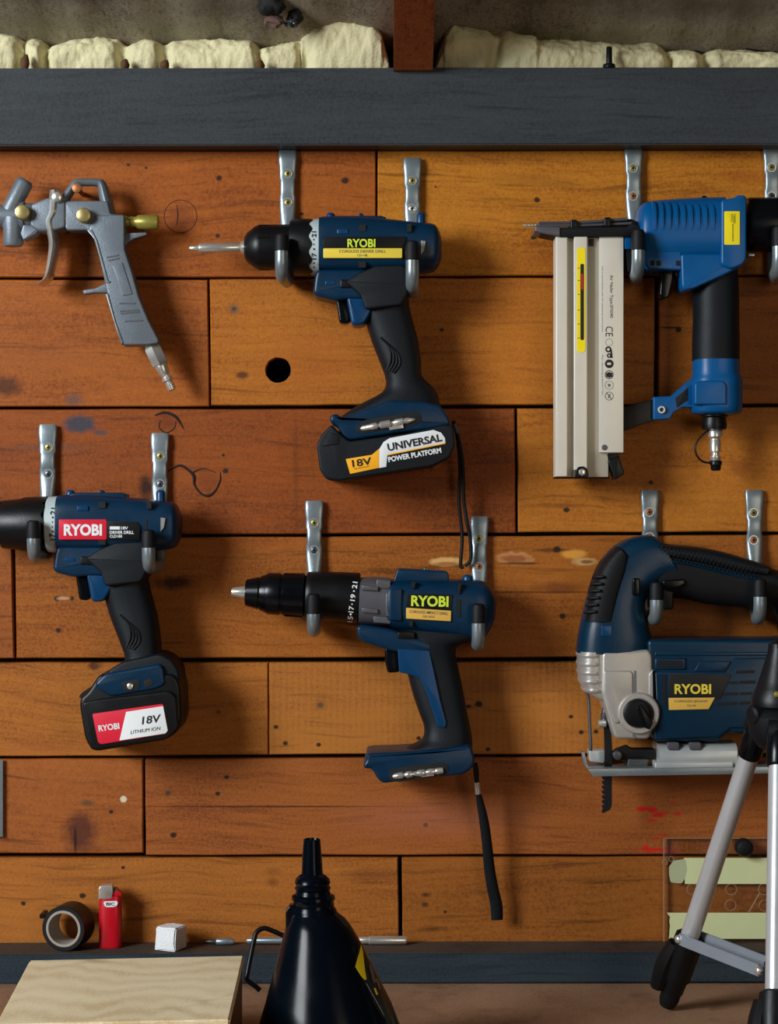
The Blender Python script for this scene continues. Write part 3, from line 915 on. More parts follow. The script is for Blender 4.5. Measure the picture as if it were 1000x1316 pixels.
def driver_drill(dx, dy, label, nm='driver_drill'):
    root = thing(nm, label, 'drill', P(495 + dx, 600 + dy, DC))
    X = lambda *a: sh(a, dx, dy)
    # motor housing: horizontal barrel
    hs = obj('housing', loft(secs([(411, 283, 411, 351, 0.0245, DC), (415, 280, 415, 352, 0.0255, DC), (455, 280, 455, 353, 0.0258, DC), (500, 283, 500, 353, 0.0255, DC), (535, 287, 535, 352, 0.0245, DC), (556, 289, 556, 349, 0.0235, DC), (563, 296, 563, 343, 0.0205, DC), (567, 306, 567, 334, 0.014, DC)], dx, dy), e=3.4, n=32, sub=3), M['blue'], root)
    # battery-rail like ridge and bosses on top
    obj('top_ridge', slab(X((420, 290), (421, 280), (432, 277), (490, 277), (496, 279), (498, 290)), DC - 0.012, DC + 0.012, 2), M['blue'], root)
    for bx in (425, 541):
        obj('boss', lathe_px((bx + dx, 290 + dy), (bx + dx, 270 + dy), [(0, 6), (13, 6), (15, 5), (16.5, 3)], DC + 0.004, 16), M['blue2'], root)
    obj('screw_boss', disc(464 + dx, 277 + dy, DC - 0.004, DC + 0.006, 3.5, 12), M['blue'], root)
    f = DC + 0.0252
    for x0, y0, x1, y1 in ((461, 289, 470, 297), (461, 336, 470, 344), (523, 288, 529, 298)):
        obj('vent_slot', slab(sh(rect(x0, y0, x1, y1), dx, dy), f - 0.004, f + 0.0008, 0), M['dark'], root)
    obj('raised_pad', slab(sh(rect(433, 294, 448, 301), dx, dy), f - 0.004, f + 0.0012, 1.5, rc=2), M['blue2'], root)
    # seam between the motor housing and its end cap
    obj('cap_seam', slab(sh(rect(521, 312, 523.5, 346), dx, dy), f - 0.005, f - 0.0002, 0), M['dark'], root)
    obj('cap_vent', slab(sh([(541, 309), (547, 310), (545, 322), (541, 327)], dx, dy), f - 0.006, f + 0.0003, 0), M['steel'], root)
    # trigger housing under the barrel
    obj('lower_housing', slab(X((407, 346), (404, 356), (402, 375), (406, 380), (430, 386), (450, 384), (470, 384), (505, 372), (528, 360), (534, 346)), DC - 0.021, DC + 0.021, 5, 4, rc=4), M['blue'], root)
    obj('direction_button', slab(sh(rect(437, 359, 458, 370), dx, dy), DC + 0.019, DC + 0.0225, 1.5, rc=3), M['black'], root)
    obj('inset_panel', slab(sh(rect(418, 361, 431, 366), dx, dy), DC + 0.019, DC + 0.0215, 0.8, rc=1), M['blue2'], root)
    # grip
    obj('grip', loft(secs([(462, 352, 526, 348, 0.0205, DC), (462, 374, 524, 364, 0.0212, DC), (466, 396, 526, 392, 0.0205, DC), (471, 417, 531, 414, 0.0195, DC), (478, 440, 537, 436, 0.0195, DC), (489, 468, 541, 464, 0.020, DC), (496, 490, 543, 484, 0.0205, DC), (490, 505, 556, 497, 0.022, DC), (462, 520, 563, 508, 0.0235, DC), (440, 534, 566, 522, 0.025, DC), (437, 540, 568, 530, 0.025, DC)], dx, dy), e=2.7, n=28, sub=3), M['rubber_b'], root)
    obj('grip_overmould', slab(X((444, 362), (462, 350), (484, 341), (518, 340), (529, 348), (528, 368), (516, 392), (470, 398), (464, 380)), DC - 0.0255, DC + 0.0264, 3, 3, rc=4), M['rubber_b'], root)
    for k in range(4):
        obj('grip_groove', tube([P(x + dx, y + dy, DC + dd) for x, y, dd in ((489 + k * 5, 434 + k * 4, 0.0186), (500 + k * 4, 446 + k * 3, 0.0197), (502 + k * 4, 462 + k * 2, 0.0200), (497 + k * 3, 476 + k, 0.0200))], 0.0011, 6, 4), M['rubber'], root)
    # trigger
    obj('trigger', slab(X((431, 382), (446, 384), (452, 410), (447, 416), (436, 415), (434, 400)), DC - 0.010, DC + 0.010, 3, rc=3), M['gloss'], root)
    obj('trigger_guard', slab(X((445, 381), (478, 383), (478, 400), (468, 417), (452, 418), (449, 402)), DC - 0.017, DC + 0.0195, 4, rc=5), M['blue2'], root)
    return root, hs, X


def torque_ring(root, dx, dy, d, yax=318):
    s = sc(d)
    rg = obj('torque_ring', lathe_px((396 + dx, yax + dy), (420 + dx, yax + dy), [(0, 33), (1, 35.5), (15, 36.5), (18, 34)], d, 40), M['ringw'], root)
    fr = d + 36 * s
    return rg, fr


# --- driver drill with the yellow strip label and the wide battery
root, hs, X = driver_drill(0, 0, 'blue and black driver drill with lime logo and black and orange battery')
obj('clutch_collar', lathe_px((372, 318), (420, 318), [(0, 29), (1, 34), (4, 36), (28, 36.6), (28.5, 35), (28, 30)], DC, 72, wave=lambda i, a: (2.4 * math.cos(11 * a) if i in (3, 4, 5) else 0)), M['black'], root)
rg, fr = torque_ring(root, 0, 0, DC)
for t, y, w, h in (('21', 301, 6, 7), ('17', 329, 6, 7)):
    text(t, 403.5, y, 8, 6, fr - 0.001, M['ink'], rg, ang=90, bold=0.02, wrap=(318, 36.4, DC))
for y in (308, 314, 320, 338, 343):
    obj('dot', disc(403.5, y, fr - 0.003, fr + 0.0002 - 0.0006 * abs(y - 318) / 20, 1.3, 8), M['ink'], rg)
obj('chuck', lathe_px((314, 318), (420, 318), [(0, 9), (0.5, 14), (4, 19), (14, 27), (20, 29), (22, 29), (58, 29.5), (60, 27)], DC, 40), M['black'], root)
for k in range(7):
    a = k / 7 * 2 * math.pi + 0.3
    c = P(333, 318, DC); rr_ = 28.2 * sc(DC)
    obj('chuck_rib', tube([Vector((c.x + i * 0.010, c.y - rr_ * math.cos(a), c.z + rr_ * math.sin(a))) for i in range(2)], 0.0012, 6, 1), M['black'], root)
obj('bit_holder', lathe_px((243, 319), (320, 318), [(0, 1.5), (2, 3), (11, 3.2), (13, 5.6), (15, 6.2), (64, 6.6), (66, 5.0), (68, 8.6), (74, 9.6), (76, 8)], DC, 20), M['steel'], root, label='bright steel screwdriver bit holder')
f = DC + 0.0256
lp = obj('label_panel', slab(rect(415.5, 304, 521, 321), f - 0.003, f + 0.0012, 0.4), M['black'], root, label='black panel with lime lettering')
text('RYOBI', 464.5, 312.5, 36, 11, f + 0.0013, M['lime'], lp, bold=0.028)
ls = obj('label_strip', slab(rect(415.5, 319, 517, 331.5), f - 0.003, f + 0.0016, 0.4, rc=1.5), M['yel'], root, label='yellow strip with small dark print')
text('CORDLESS DRIVER DRILL', 466, 323, 60, 3.6, f + 0.0017, M['inkg'], ls, bold=0.006)
text('CD-18L', 466, 328, 14, 3, f + 0.0017, M['inkg'], ls, bold=0.006)
# foot, bit tray and battery
obj('foot', slab([(424, 543), (424, 534), (432, 531), (440, 537), (500, 514), (545, 516), (566, 521), (577, 536), (580, 546), (560, 551), (520, 555), (450, 566), (441, 562), (432, 546)], DC - 0.030, DC + 0.0335, 4, 3, rc=3), M['blue'], root, label='blue battery foot')
ff = DC + 0.0335
tr = obj('bit_tray', slab([(458, 556), (458, 547), (470, 539), (532, 529), (541, 532), (542, 541), (533, 547), (468, 557)], ff - 0.004, ff + 0.0004, 0.6, rc=3), M['dark'], root)
bt = obj('screwdriver_bit', lathe_px((463, 551), (534, 539), [(0, 1.2), (3, 3.4), (14, 4.0), (15, 4.6), (22, 4.6), (23, 3), (25, 3), (27, 5), (39, 5.2), (41, 3.2), (44, 3.2), (46, 4.6), (56, 4.6), (57, 3.6), (62, 4.2), (70, 2.0), (72, 0.8)], ff + 0.0006, 12), M['steel'], root, label='bright double ended screwdriver bit in its tray')
obj('bit_clip', slab([(500, 548), (518, 545), (519, 550), (501, 553)], ff, ff + 0.002, 0.5), M['steel'], root)
bo = [(426, 545), (413, 559), (407, 572), (411, 604), (419, 616), (436, 618), (556, 599), (578, 588), (585, 572), (583, 548), (574, 545), (522, 557), (449, 567), (437, 557)]
ba = obj('battery', slab(bo, DC - 0.033, DC + 0.0365, 3, 4, rc=4), M['rubber_b'], root, label='black slide battery pack')
bf = DC + 0.0365
lb = obj('battery_label', slab([(487, 601.5), (487, 578), (493, 568), (501, 563), (557, 552.5), (567, 556), (572, 563), (572.5, 569), (498, 584), (496.5, 600)], bf - 0.002, bf + 0.0005, 0.2), M['white'], ba, label='white label panel with black print')
lo = obj('battery_label', slab([(444.5, 590), (478, 584.5), (487.5, 576.5), (487.5, 601.2), (450, 609)], bf - 0.002, bf + 0.0006, 0.2), M['orange'], ba, label='orange label panel')
obj('label_line', slab([(498, 583.8), (572.5, 568.8), (572.5, 570.2), (498, 585.4)], bf - 0.002, bf + 0.0007, 0), M['orange'], ba)
text('UNIVERSAL', 533, 568.6, 71, 10, bf + 0.0007, M['ink'], ba, ang=10.5, bold=0.03)
text('POWER PLATFORM', 533, 584.6, 69, 7, bf + 0.0003, M['white'], ba, ang=10.2, bold=0.035)
text('18V', 465, 594, 25, 9.5, bf + 0.0008, M['ink'], ba, ang=9, bold=0.02)
obj('underline', slab([(455, 602.4), (474, 599), (474, 599.6), (455, 603)], bf, bf + 0.0008, 0), M['ink'], ba)
obj('latch_groove', slab([(425, 556), (436, 560), (436, 571), (414, 574)], bf - 0.004, bf + 0.0006, 1, rc=2), M['rubber'], ba)
# wrist cord
st = obj('wrist_strap', join(tube([P(582, 541, 0.030), P(588, 562, 0.030), P(591, 600, 0.022), P(590, 645, 0.016), P(594, 690, 0.012), P(592, 726, 0.010), P(596, 728, 0.010)], 0.0016, 8, 6),
                             tube([P(583, 541, 0.033), P(590, 566, 0.031), P(595, 600, 0.024), P(596, 640, 0.018), P(600, 670, 0.016), P(604, 690, 0.014), P(605, 718, 0.012), P(598, 727, 0.010)], 0.0016, 8, 6)), M['rubber'], root, label='thin black wrist cord')
obj('ferrule', tube([P(583.5, 545, 0.034), P(588, 557, 0.034)], 0.0021, 8, 2), M['dsteel'], root)

# --- driver drill with the red labels
DX, DY = -334.5, 356
root, hs, X = driver_drill(DX, DY, 'blue and black driver drill with red logo label and red and white battery')
obj('clutch_collar', lathe_px((2, 674), (80, 674), [(0, 26), (1, 30), (3, 31), (24, 33), (30, 35), (58, 36.2), (58.5, 34), (58, 30)], DC, 72, wave=lambda i, a: (2.4 * math.cos(11 * a + 1) if i in (5, 6, 7) else 0)), M['black'], root)
obj('chuck', lathe_px((-42, 671), (40, 672), [(0, 14), (3, 20), (16, 27), (18, 27.5), (40, 28), (41, 26.5), (43, 26.5), (44, 28.5), (62, 29), (64, 27)], DC, 40), M['gloss'], root)
rg, fr = torque_ring(root, DX, DY, DC)
text('21', 68, 657, 9, 7, fr - 0.001, M['ink'], rg, ang=86, bold=0.02, wrap=(674, 36.4, DC))
text('17', 67, 690, 9, 7, fr - 0.001, M['ink'], rg, ang=94, bold=0.02, wrap=(674, 36.4, DC))
for y in (665, 671, 677, 683):
    obj('dot', disc(67.5, y, fr - 0.003, fr + 0.0001, 1.3, 8), M['ink'], rg)
f = DC + 0.0256
lp = obj('logo_label', slab(rect(75.5, 667.5, 137, 693.5), f - 0.003, f + 0.0014, 0.5, rc=1.5), M['red'], root, label='red label with scuffed white lettering')
text('RYOBI', 106.5, 681, 49, 15, f + 0.0015, M['white'], lp, bold=0.04)
lk = obj('label_panel', slab([(136, 669.5), (176, 671), (180, 676), (180, 694), (136, 693.5)], f - 0.003, f + 0.0010, 0.4), M['black'], root)
obj('print_block', slab(rect(141, 676.5, 154, 680.5), f, f + 0.00115, 0), M['white'], lk)
text('18V', 160, 678.6, 9, 4, f + 0.0011, M['white'], lk, bold=0.02)
text('DRIVER DRILL', 156.5, 684.2, 31, 4, f + 0.0011, M['white'], lk, bold=0.025)
text('CLD180', 149, 689.2, 16, 3.6, f + 0.0011, M['white'], lk, bold=0.02)
# blue foot, battery
obj('neck', slab([(137, 868), (140, 861), (158, 850), (206, 840), (221, 848), (230, 862), (231, 880), (140, 884)], DC - 0.026, DC + 0.029, 4, 4, rc=4), M['rubber_b'], root)
obj('foot', slab([(121, 879), (134, 866), (150, 863), (205, 853), (210, 858), (213, 880), (200, 886), (143, 896), (126, 886)], DC - 0.030, DC + 0.0335, 4, 3, rc=3), M['blue'], root, label='blue battery foot')
ff = DC + 0.0335
obj('tray_recess', slab([(156, 877), (162, 875), (177, 873), (180, 877), (179, 886), (160, 889)], ff - 0.003, ff + 0.0003, 0.4, rc=2), M['dark'], root)
obj('tray_slot', slab([(184, 876), (193, 871), (198, 876), (196, 881), (186, 884)], ff - 0.003, ff + 0.0003, 0.4, rc=2), M['dark'], root)
obj('screw', disc(167, 882, ff - 0.002, ff + 0.0016, 4.4, 14, 0.5), M['steel'], root)
bo = [(128, 866), (112, 890), (103, 897), (102, 908), (109, 950), (117, 964), (126, 965.5), (214, 951), (228, 941), (234, 925), (232, 880), (224, 866)]
ba = obj('battery', slab(bo, DC - 0.033, DC + 0.0318, 5, 4, rc=5), M['black'], root, label='black slide battery pack with sloped top')
bf = DC + 0.0365
obj('battery_frame', slab([(106, 903), (124, 899), (218, 888), (226, 896), (229, 936), (216, 949), (122, 964), (114, 956)], bf - 0.008, bf + 0.0008, 2.5, rc=4), M['black'], ba)
lb = obj('battery_label', slab([(118.5, 917.5), (209.5, 904.5), (216, 939), (213, 943), (130, 956.5), (126, 954)], bf - 0.002, bf + 0.0014, 0.3, rc=2), M['red'], ba, label='red label on the battery face')
obj('label_panel', slab([(162, 915), (209.7, 907.5), (215.6, 939), (212.8, 942.5), (153.5, 951.8)], bf, bf + 0.0017, 0.2, rc=1), M['white'], ba, label='white label panel with black print')
text('RYOBI', 140, 934.5, 27, 8, bf + 0.0015, M['white'], ba, ang=7.5, bold=0.03)
text('18V', 194.5, 924.5, 26, 10, bf + 0.0018, M['ink'], ba, ang=8, bold=0.02, shear=0.2)
text('LITHIUM ION', 187, 938.5, 39, 4.6, bf + 0.0018, M['ink'], ba, ang=8, bold=0.0, shear=0.2)

# ------------------------------------------------------------------ impact drill without a battery
root = thing('impact_drill', 'blue drill with bare foot and wide black strap hanging, no battery', 'drill', P(540, 1000, DC))
ta = math.radians(3.0)
A0, A1 = (297, 760), (497, 770.5)
obj('clutch_collar', lathe_px((393, 765), (470, 769), [(0, 24), (0.5, 29), (3, 30.5), (8, 31), (50, 32.4), (68, 32.6), (69, 31), (69.5, 26)], DC, 44), M['black'], root)
obj('chuck', lathe_px((315, 761.5), (395, 765), [(0, 10), (0.4, 15), (1.5, 17), (17, 21), (17.5, 20.4), (19, 20.4), (19.5, 22), (27, 25), (30, 26.8), (45, 27.4), (45.5, 26), (49, 26), (49.5, 27.6), (76, 28.6), (77, 26), (80, 24)], DC, 44), M['gloss'], root)
for k in range(10):
    a = k / 10 * 2 * math.pi
    c = P(366, 764, DC); rr_ = 27.6 * sc(DC)
    obj('chuck_rib', tube([Vector((c.x + i * 0.016, c.y - rr_ * math.cos(a), c.z + rr_ * math.sin(a) - i * 0.0009)) for i in range(2)], 0.0011, 6, 1), M['gloss'], root)
obj('chuck_jaw', lathe_px((297, 760.6), (320, 761.6), [(0, 2.5), (1, 5), (4, 6), (14, 8), (22, 8.5)], DC, 20), M['steel'], root, label='bright steel jaws at the chuck mouth')
fr = DC + 32.4 * sc(DC)
for t, x, y, dd in (('21', 456, 752, 0.003), ('19', 453.5, 768, 0.0), ('17', 451.5, 783, 0.0022), ('15', 450, 796, 0.0075)):
    text(t, x, y, 8.5, 6.5, fr - dd + 0.0002, M['white'], root, ang=82, bold=0.02, wrap=(768.3, 32.6, DC))
for x, y, dd in ((455, 760, .0010), (452.6, 776, 0.0006), (450.8, 789.6, 0.0042)):
    obj('dot', disc(x, y, fr - 0.006, fr - dd + 0.0002, 1.4, 8), M['white'], root)
# gearbox
obj('gearbox', loft([(463, 742, 461, 802, 0.022, DC), (480, 741, 478, 803, 0.0225, DC), (502, 742, 500, 804, 0.0225, DC)], e=2.6, n=32, sub=1), M['gear'], root, label='grey metal gear housing')
g = DC + 0.0215
for q in ([(465, 752), (486, 754), (486, 760), (465, 758)], [(465, 781), (486, 783), (486, 789), (465, 787)], [(484, 745), (502, 746), (502, 757), (484, 756)], [(496, 762), (503, 762), (503, 792), (496, 792)], [(480, 792), (502, 793), (502, 802), (480, 800)]):
    obj('gearbox_rib', slab(q, g - 0.005, g + 0.0022 if q[0][1] > 750 and q[0][1] < 790 else g, 1.2), M['gear'], root)
# housing
obj('housing', loft([(499, 746, 497, 800, 0.0235, DC), (505, 744, 503, 806, 0.0248, DC), (540, 744, 536, 812, 0.0255, DC), (575, 744, 572, 818, 0.0255, DC), (603, 745, 600, 822, 0.025, DC), (618, 746, 614, 822, 0.0245, DC), (627, 751, 624, 817, 0.0225, DC), (634, 760, 632, 805, 0.018, DC), (637, 770, 636, 793, 0.011, DC)], e=3.3, n=32, sub=3), M['blue'], root)
obj('top_ridge', slab([(504, 752), (510, 733), (513, 731), (574, 734), (577, 738), (577, 750)], DC - 0.012, DC + 0.014, 2, rc=2), M['blue'], root)
obj('screw_boss', disc(547.5, 732, DC - 0.003, DC + 0.006, 3, 12), M['dsteel'], root)
obj('boss', lathe_px((601, 752), (601, 730), [(0, 7), (10, 7), (12, 6), (13.5, 3)], DC + 0.004, 16), M['blue2'], root)
f = DC + 0.0254
for q in ([(529, 748), (534, 748), (533, 756), (529, 756)], [(526, 798), (531, 798), (530, 805), (526, 804)], rect(587, 770, 591.5, 792), [(589, 750), (593, 750), (591, 763), (588, 763)]):
    obj('vent_slot', slab(q, f - 0.004, f + 0.0006, 0), M['dark'], root)
obj('front_panel', slab([(501, 757), (517, 757), (516, 798), (500, 797)], f - 0.004, f + 0.0012, 1.5, rc=2), M['blue'], root)
lp = obj('label_panel', slab([(523, 763), (581, 764), (580, 786), (522, 784)], f - 0.003, f + 0.0008, 0.4), M['black'], root)
text('RYOBI', 552.5, 772.6, 48, 14, f + 0.0009, M['lime'], lp, ang=-1.5, bold=0.032)
ls = obj('label_strip', slab([(522, 781), (580, 785), (579.5, 798.5), (522, 795)], f - 0.003, f + 0.0014, 0.4, rc=1.2), M['amber'], root, label='amber strip with small dark print')
text('CORDLESS IMPACT DRILL', 551, 787.2, 50, 3.6, f + 0.0015, M['inkg'], ls, ang=-3.2, bold=0.006)
text('CID-1813L', 551, 792.4, 16, 2.8, f + 0.0015, M['inkg'], ls, ang=-3.2, bold=0.006)
# trigger housing, grip, blue side panel
obj('lower_housing', slab([(458, 806), (464, 803), (500, 808), (556, 826), (554, 838), (508, 838), (494, 834), (466, 825), (459, 818)], DC - 0.021, DC + 0.0215, 4, 3, rc=3), M['blue'], root)
obj('grip', loft([(503, 806, 626, 816, 0.0225, DC), (520, 816, 606, 824, 0.0225, DC), (524, 828, 588, 830, 0.0215, DC), (520, 846, 586, 844, 0.020, DC), (524, 866, 590, 862, 0.0192, DC), (530, 890, 595, 886, 0.0192, DC), (538, 914, 599, 908, 0.0195, DC), (545, 934, 603, 928, 0.020, DC), (542, 950, 606, 944, 0.0215, DC), (524, 960, 607, 954, 0.0235, DC), (510, 967, 607, 964, 0.024, DC)], e=2.9, n=28, sub=3), M['rubber_b'], root)
obj('grip_panel', slab([(511, 833), (552, 836), (566, 900), (574, 930), (572, 936), (562, 933), (549, 892), (540, 872), (527, 867), (513, 864)], DC + 0.010, DC + 0.0215, 1.2, 3, rc=2), M['blue2'], root, label='blue panel running down the black grip')
obj('direction_button', slab(rect(511, 812, 533, 821), DC + 0.018, DC + 0.0236, 1.2, rc=3), M['black'], root)
obj('trigger', slab([(494, 832), (512, 833), (514, 864), (498, 865), (495, 850)], DC - 0.010, DC + 0.012, 3, rc=3), M['gloss'], root)
# foot
obj('foot', slab([(467, 982), (471, 977), (470, 970), (477, 968), (508, 967), (560, 964), (603, 958), (607, 962), (611, 978), (607, 988), (594, 996), (560, 999), (492, 1007), (485, 1001), (478, 988), (468, 988)], DC - 0.030, DC + 0.0315, 4, 3, rc=3), M['blue'], root, label='blue bare battery foot')
ff = DC + 0.0315
obj('bit_tray', slab([(499, 998), (502, 989), (520, 985), (566, 980), (576, 982), (578, 989), (568, 997), (514, 1005), (503, 1004)], ff - 0.004, ff + 0.0004, 0.6, rc=3), M['dark'], root)
obj('screwdriver_bit', lathe_px((504, 998), (570, 990), [(0, 1), (3, 3.4), (10, 4.4), (14, 4.2), (15, 2.8), (17, 2.8), (19, 4.4), (25, 4.4), (27, 3), (33, 3.6), (36, 4.6), (42, 4.6), (44, 3), (48, 4.4), (54, 4.2), (56, 3.4), (58, 4.2), (66, 3.8)], ff + 0.0006, 12), M['steel'], root, label='bright double ended screwdriver bit in its tray')
obj('bit_clip', slab([(541, 994), (558, 992), (558, 997), (542, 999)], ff, ff + 0.002, 0.5), M['steel'], root)
sp_ = [(610, 984, 0.034), (611, 1003, 0.032)]
obj('strap_cord', join(tube([P(609, 980, 0.034), P(610, 990, 0.034), P(612, 1006, 0.032)], 0.0013, 8), tube([P(612, 980, 0.032), P(613.5, 990, 0.032), P(614, 1006, 0.031)], 0.0013, 8)), M['rubber'], root)
obj('ferrule', tube([P(613, 1005, 0.0315), P(614.5, 1020, 0.030)], 0.0026, 10, 2), M['steel'], root, label='silver crimp on the strap')
bm = bmesh.new()
rings = []
for x, y, w, d in crom([(614.5, 1018, 3, 0.030), (617, 1030, 5, 0.028), (622, 1055, 6.5, 0.025), (626, 1085, 7, 0.022), (629, 1115, 7.5, 0.019), (633, 1140, 8, 0.017), (638, 1163, 8.4, 0.015), (639, 1182, 8, 0.014)], 5):
    a = math.radians(20)
    ring = []
    for k in range(12):
        t = 2 * math.pi * k / 12
        u, v = math.cos(t) * w * S0, math.sin(t) * 0.0028
        c = P(x, y, d)
        ring.append(bm.verts.new((c.x + u * math.cos(a), c.y + u * math.sin(a) * 0.5 + v, c.z)))
    rings.append(ring)
ring_fill(bm, rings)
obj('wrist_strap', bm, M['rubber_b'], root, label='wide black webbing wrist strap')

# ------------------------------------------------------------------ jigsaw
DJ = 0.038
root = thing('jigsaw', 'dark blue jigsaw with silver gear head hung by its handle behind the tripod', 'jigsaw', P(860, 995, DJ))
tc = M['teal']
# main body
obj('motor_housing', slab([(832, 822), (1000, 822), (1062, 818), (1080, 850), (1082, 930), (1060, 948), (936, 942), (925, 953), (840, 953), (836, 900)], DJ - 0.027, DJ + 0.0245, 5, 4, rc=4), tc, root)
fj = DJ + 0.0245
obj('raised_panel', slab([(842, 864), (934, 864), (944, 846), (1060, 844), (1060, 936), (938, 936), (924, 947), (846, 950)], fj - 0.004, fj + 0.0024, 2, rc=0), tc, root)
obj('raised_step', slab([(892, 863), (899, 850), (940, 850), (932, 863)], fj - 0.004, fj + 0.0016, 1.5), M['blue'], root)
obj('raised_step', slab(rect(842, 846, 882, 861), fj - 0.004, fj + 0.0014, 2), tc, root)
obj('recess', slab(rect(846, 849, 877, 857), fj, fj + 0.0016, 0), M['dark'], root)
obj('top_rail', slab(rect(842, 838, 1040, 843), fj - 0.004, fj + 0.0012, 1.5), tc, root)
fj2 = fj + 0.0024
for q in ([(947, 862), (970, 861), (970, 865), (945, 866)], [(937, 876), (949, 875.5), (948, 879), (936, 879)], [(951, 875), (971, 874.5), (971, 878.5), (950, 879)], [(929, 890), (950, 890), (949, 893.5), (927, 894)], [(952, 890), (966, 889.5), (966, 893), (951, 893.5)], [(921, 903), (948, 902), (948, 906), (919, 907)], [(951, 902), (966, 901.5), (966, 905), (950, 906)]):
    obj('vent_slot', slab(q, fj2 - 0.003, fj2 + 0.0003, 0), M['dark'], root)
obj('side_vent', slab(rect(851, 868, 856, 908), fj2 - 0.003, fj2 + 0.0003, 0), M['dark'], root)
lp = obj('label_panel', slab([(860, 866), (940, 867), (926, 898), (859, 898)], fj2 - 0.003, fj2 + 0.0006, 0.4), M['ink'], root)
text('RYOBI', 890.5, 885.5, 47, 13, fj2 + 0.0007, M['yel'], lp, bold=0.03)
ls = obj('label_strip', slab([(859.5, 897), (919, 896.5), (911, 911.5), (860, 912.5)], fj2 - 0.003, fj2 + 0.001, 0.4), M['amber'], root, label='amber strip with small dark print')
text('CORDLESS JIGSAW', 888, 901.5, 43, 3.6, fj2 + 0.0011, M['inkg'], ls, bold=0.006)
text('CJ-18', 888.5, 907, 11, 3, fj2 + 0.0011, M['inkg'], ls, bold=0.006)
# front pillar (blue) and its rubber
obj('front_pillar', loft([(741, 838, 836, 838, 0.026, DJ), (742, 824, 838, 822, 0.0262, DJ), (745, 806, 832, 802, 0.026, DJ), (751, 780, 828, 786, 0.0255, DJ), (758, 755, 829, 772, 0.025, DJ), (768, 728, 836, 760, 0.0245, DJ), (784, 706, 848, 750, 0.024, DJ), (806, 692, 858, 744, 0.0235, DJ), (830, 687, 866, 742, 0.023, DJ), (842, 690, 872, 744, 0.0225, DJ)], e=3.0, n=28, sub=3), tc, root)
obj('front_rubber', loft([(749, 797, 791, 797, 0.0262, DJ + 0.001), (753, 776, 795, 776, 0.0262, DJ + 0.001), (758, 755, 800, 756, 0.0258, DJ + 0.001), (766, 732, 806, 738, 0.0252, DJ + 0.001), (776, 716, 808, 726, 0.0246, DJ + 0.001), (790, 702, 806, 718, 0.024, DJ + 0.001)], e=3.2, n=24, sub=3, cap=(0, 3)), M['rubber'], root, label='black ribbed rubber front grip')
for k in range(6):
    y = 742 + k * 9
    x0, x1 = 762 - k * 2.2, 776 - k * 2.0
    obj('rubber_rib', tube([P(x0, y, DJ + 0.021), P((x0 + x1) / 2, y - 0.5, DJ + 0.0255), P(x1, y - 1, DJ + 0.0276)], 0.0014, 8, 4), M['rubber'], root)
obj('lock_button', slab(rect(813, 743, 823, 766), DJ + 0.018, DJ + 0.0265, 2, rc=4), M['gloss'], root)
obj('body_seam', slab(rect(788, 801, 790, 834), DJ + 0.02, DJ + 0.0258, 0), M['dark'], root)
obj('body_window', slab(rect(773, 804, 787, 818), DJ + 0.02, DJ + 0.0264, 1, rc=2), M['blue2'], root)
# handle arching back over the opening
obj('handle', loft([(834, 694, 846, 764, 0.0205, DJ), (852, 698, 858, 768, 0.0205, DJ), (880, 702, 880, 770, 0.0200, DJ), (910, 706, 906, 776, 0.0198, DJ), (940, 714, 934, 779, 0.0198, DJ), (968, 722, 962, 781, 0.0202, DJ), (994, 731, 992, 782, 0.0215, DJ), (1022, 742, 1003, 818, 0.0235, DJ), (1056, 772, 1002, 846, 0.025, DJ), (1078, 830, 1004, 862, 0.025, DJ)], e=2.7, n=28, sub=3), M['rubber'], root, label='black rubber main handle')
obj('handle_grip', loft([(839, 699, 838, 713, 0.0205, DJ + 0.0015), (860, 700, 860, 718, 0.0212, DJ + 0.0015), (890, 702, 888, 724, 0.021, DJ + 0.0015), (920, 707, 916, 730, 0.021, DJ + 0.0015), (950, 715, 945, 737, 0.021, DJ + 0.0015), (984, 726, 980, 741, 0.0208, DJ + 0.0015)], e=3, n=20, sub=3, cap=(2, 3)), M['rubber_b'], root, label='black textured grip pad')
obj('handle_stripe', loft([(834, 706, 838, 722, 0.0206, DJ + 0.001), (850, 714, 852, 724, 0.0212, DJ + 0.001), (880, 720, 878, 727, 0.0212, DJ + 0.001), (915, 728, 913, 735, 0.0212, DJ + 0.001), (950, 735, 946, 743, 0.0212, DJ + 0.001), (978, 741, 974, 748, 0.0212, DJ + 0.001)], e=3, n=16, sub=3), tc, root, label='blue stripe along the handle')
rr = random.Random(4)
bm = bmesh.new()
for i in range(26):
    for j in range(4):
        x = 846 + i * 5.1 + (j % 2) * 2.5
        y = 703 + j * 4.2 + max(0, x - 850) * 0.19 + (max(0, x - 905) * 0.07)
        if x > 975: continue
        c = P(x, y, DJ + 0.0222)
        bmesh.ops.create_icosphere(bm, subdivisions=1, radius=0.0010, matrix=Matrix.Translation(c))
obj('grip_studs', bm, M['rubber'], root, kind='stuff')
obj('trigger', slab([(848, 752), (876, 748), (882, 752), (880, 758), (866, 762), (866, 783), (854, 784), (850, 770)], DJ - 0.010, DJ + 0.016, 2.5, rc=3), M['black'], root)
obj('speed_button', slab([(852, 746), (880, 744), (882, 750), (872, 756), (852, 758)], DJ + 0.008, DJ + 0.0225, 2, rc=3), M['gloss'], root)
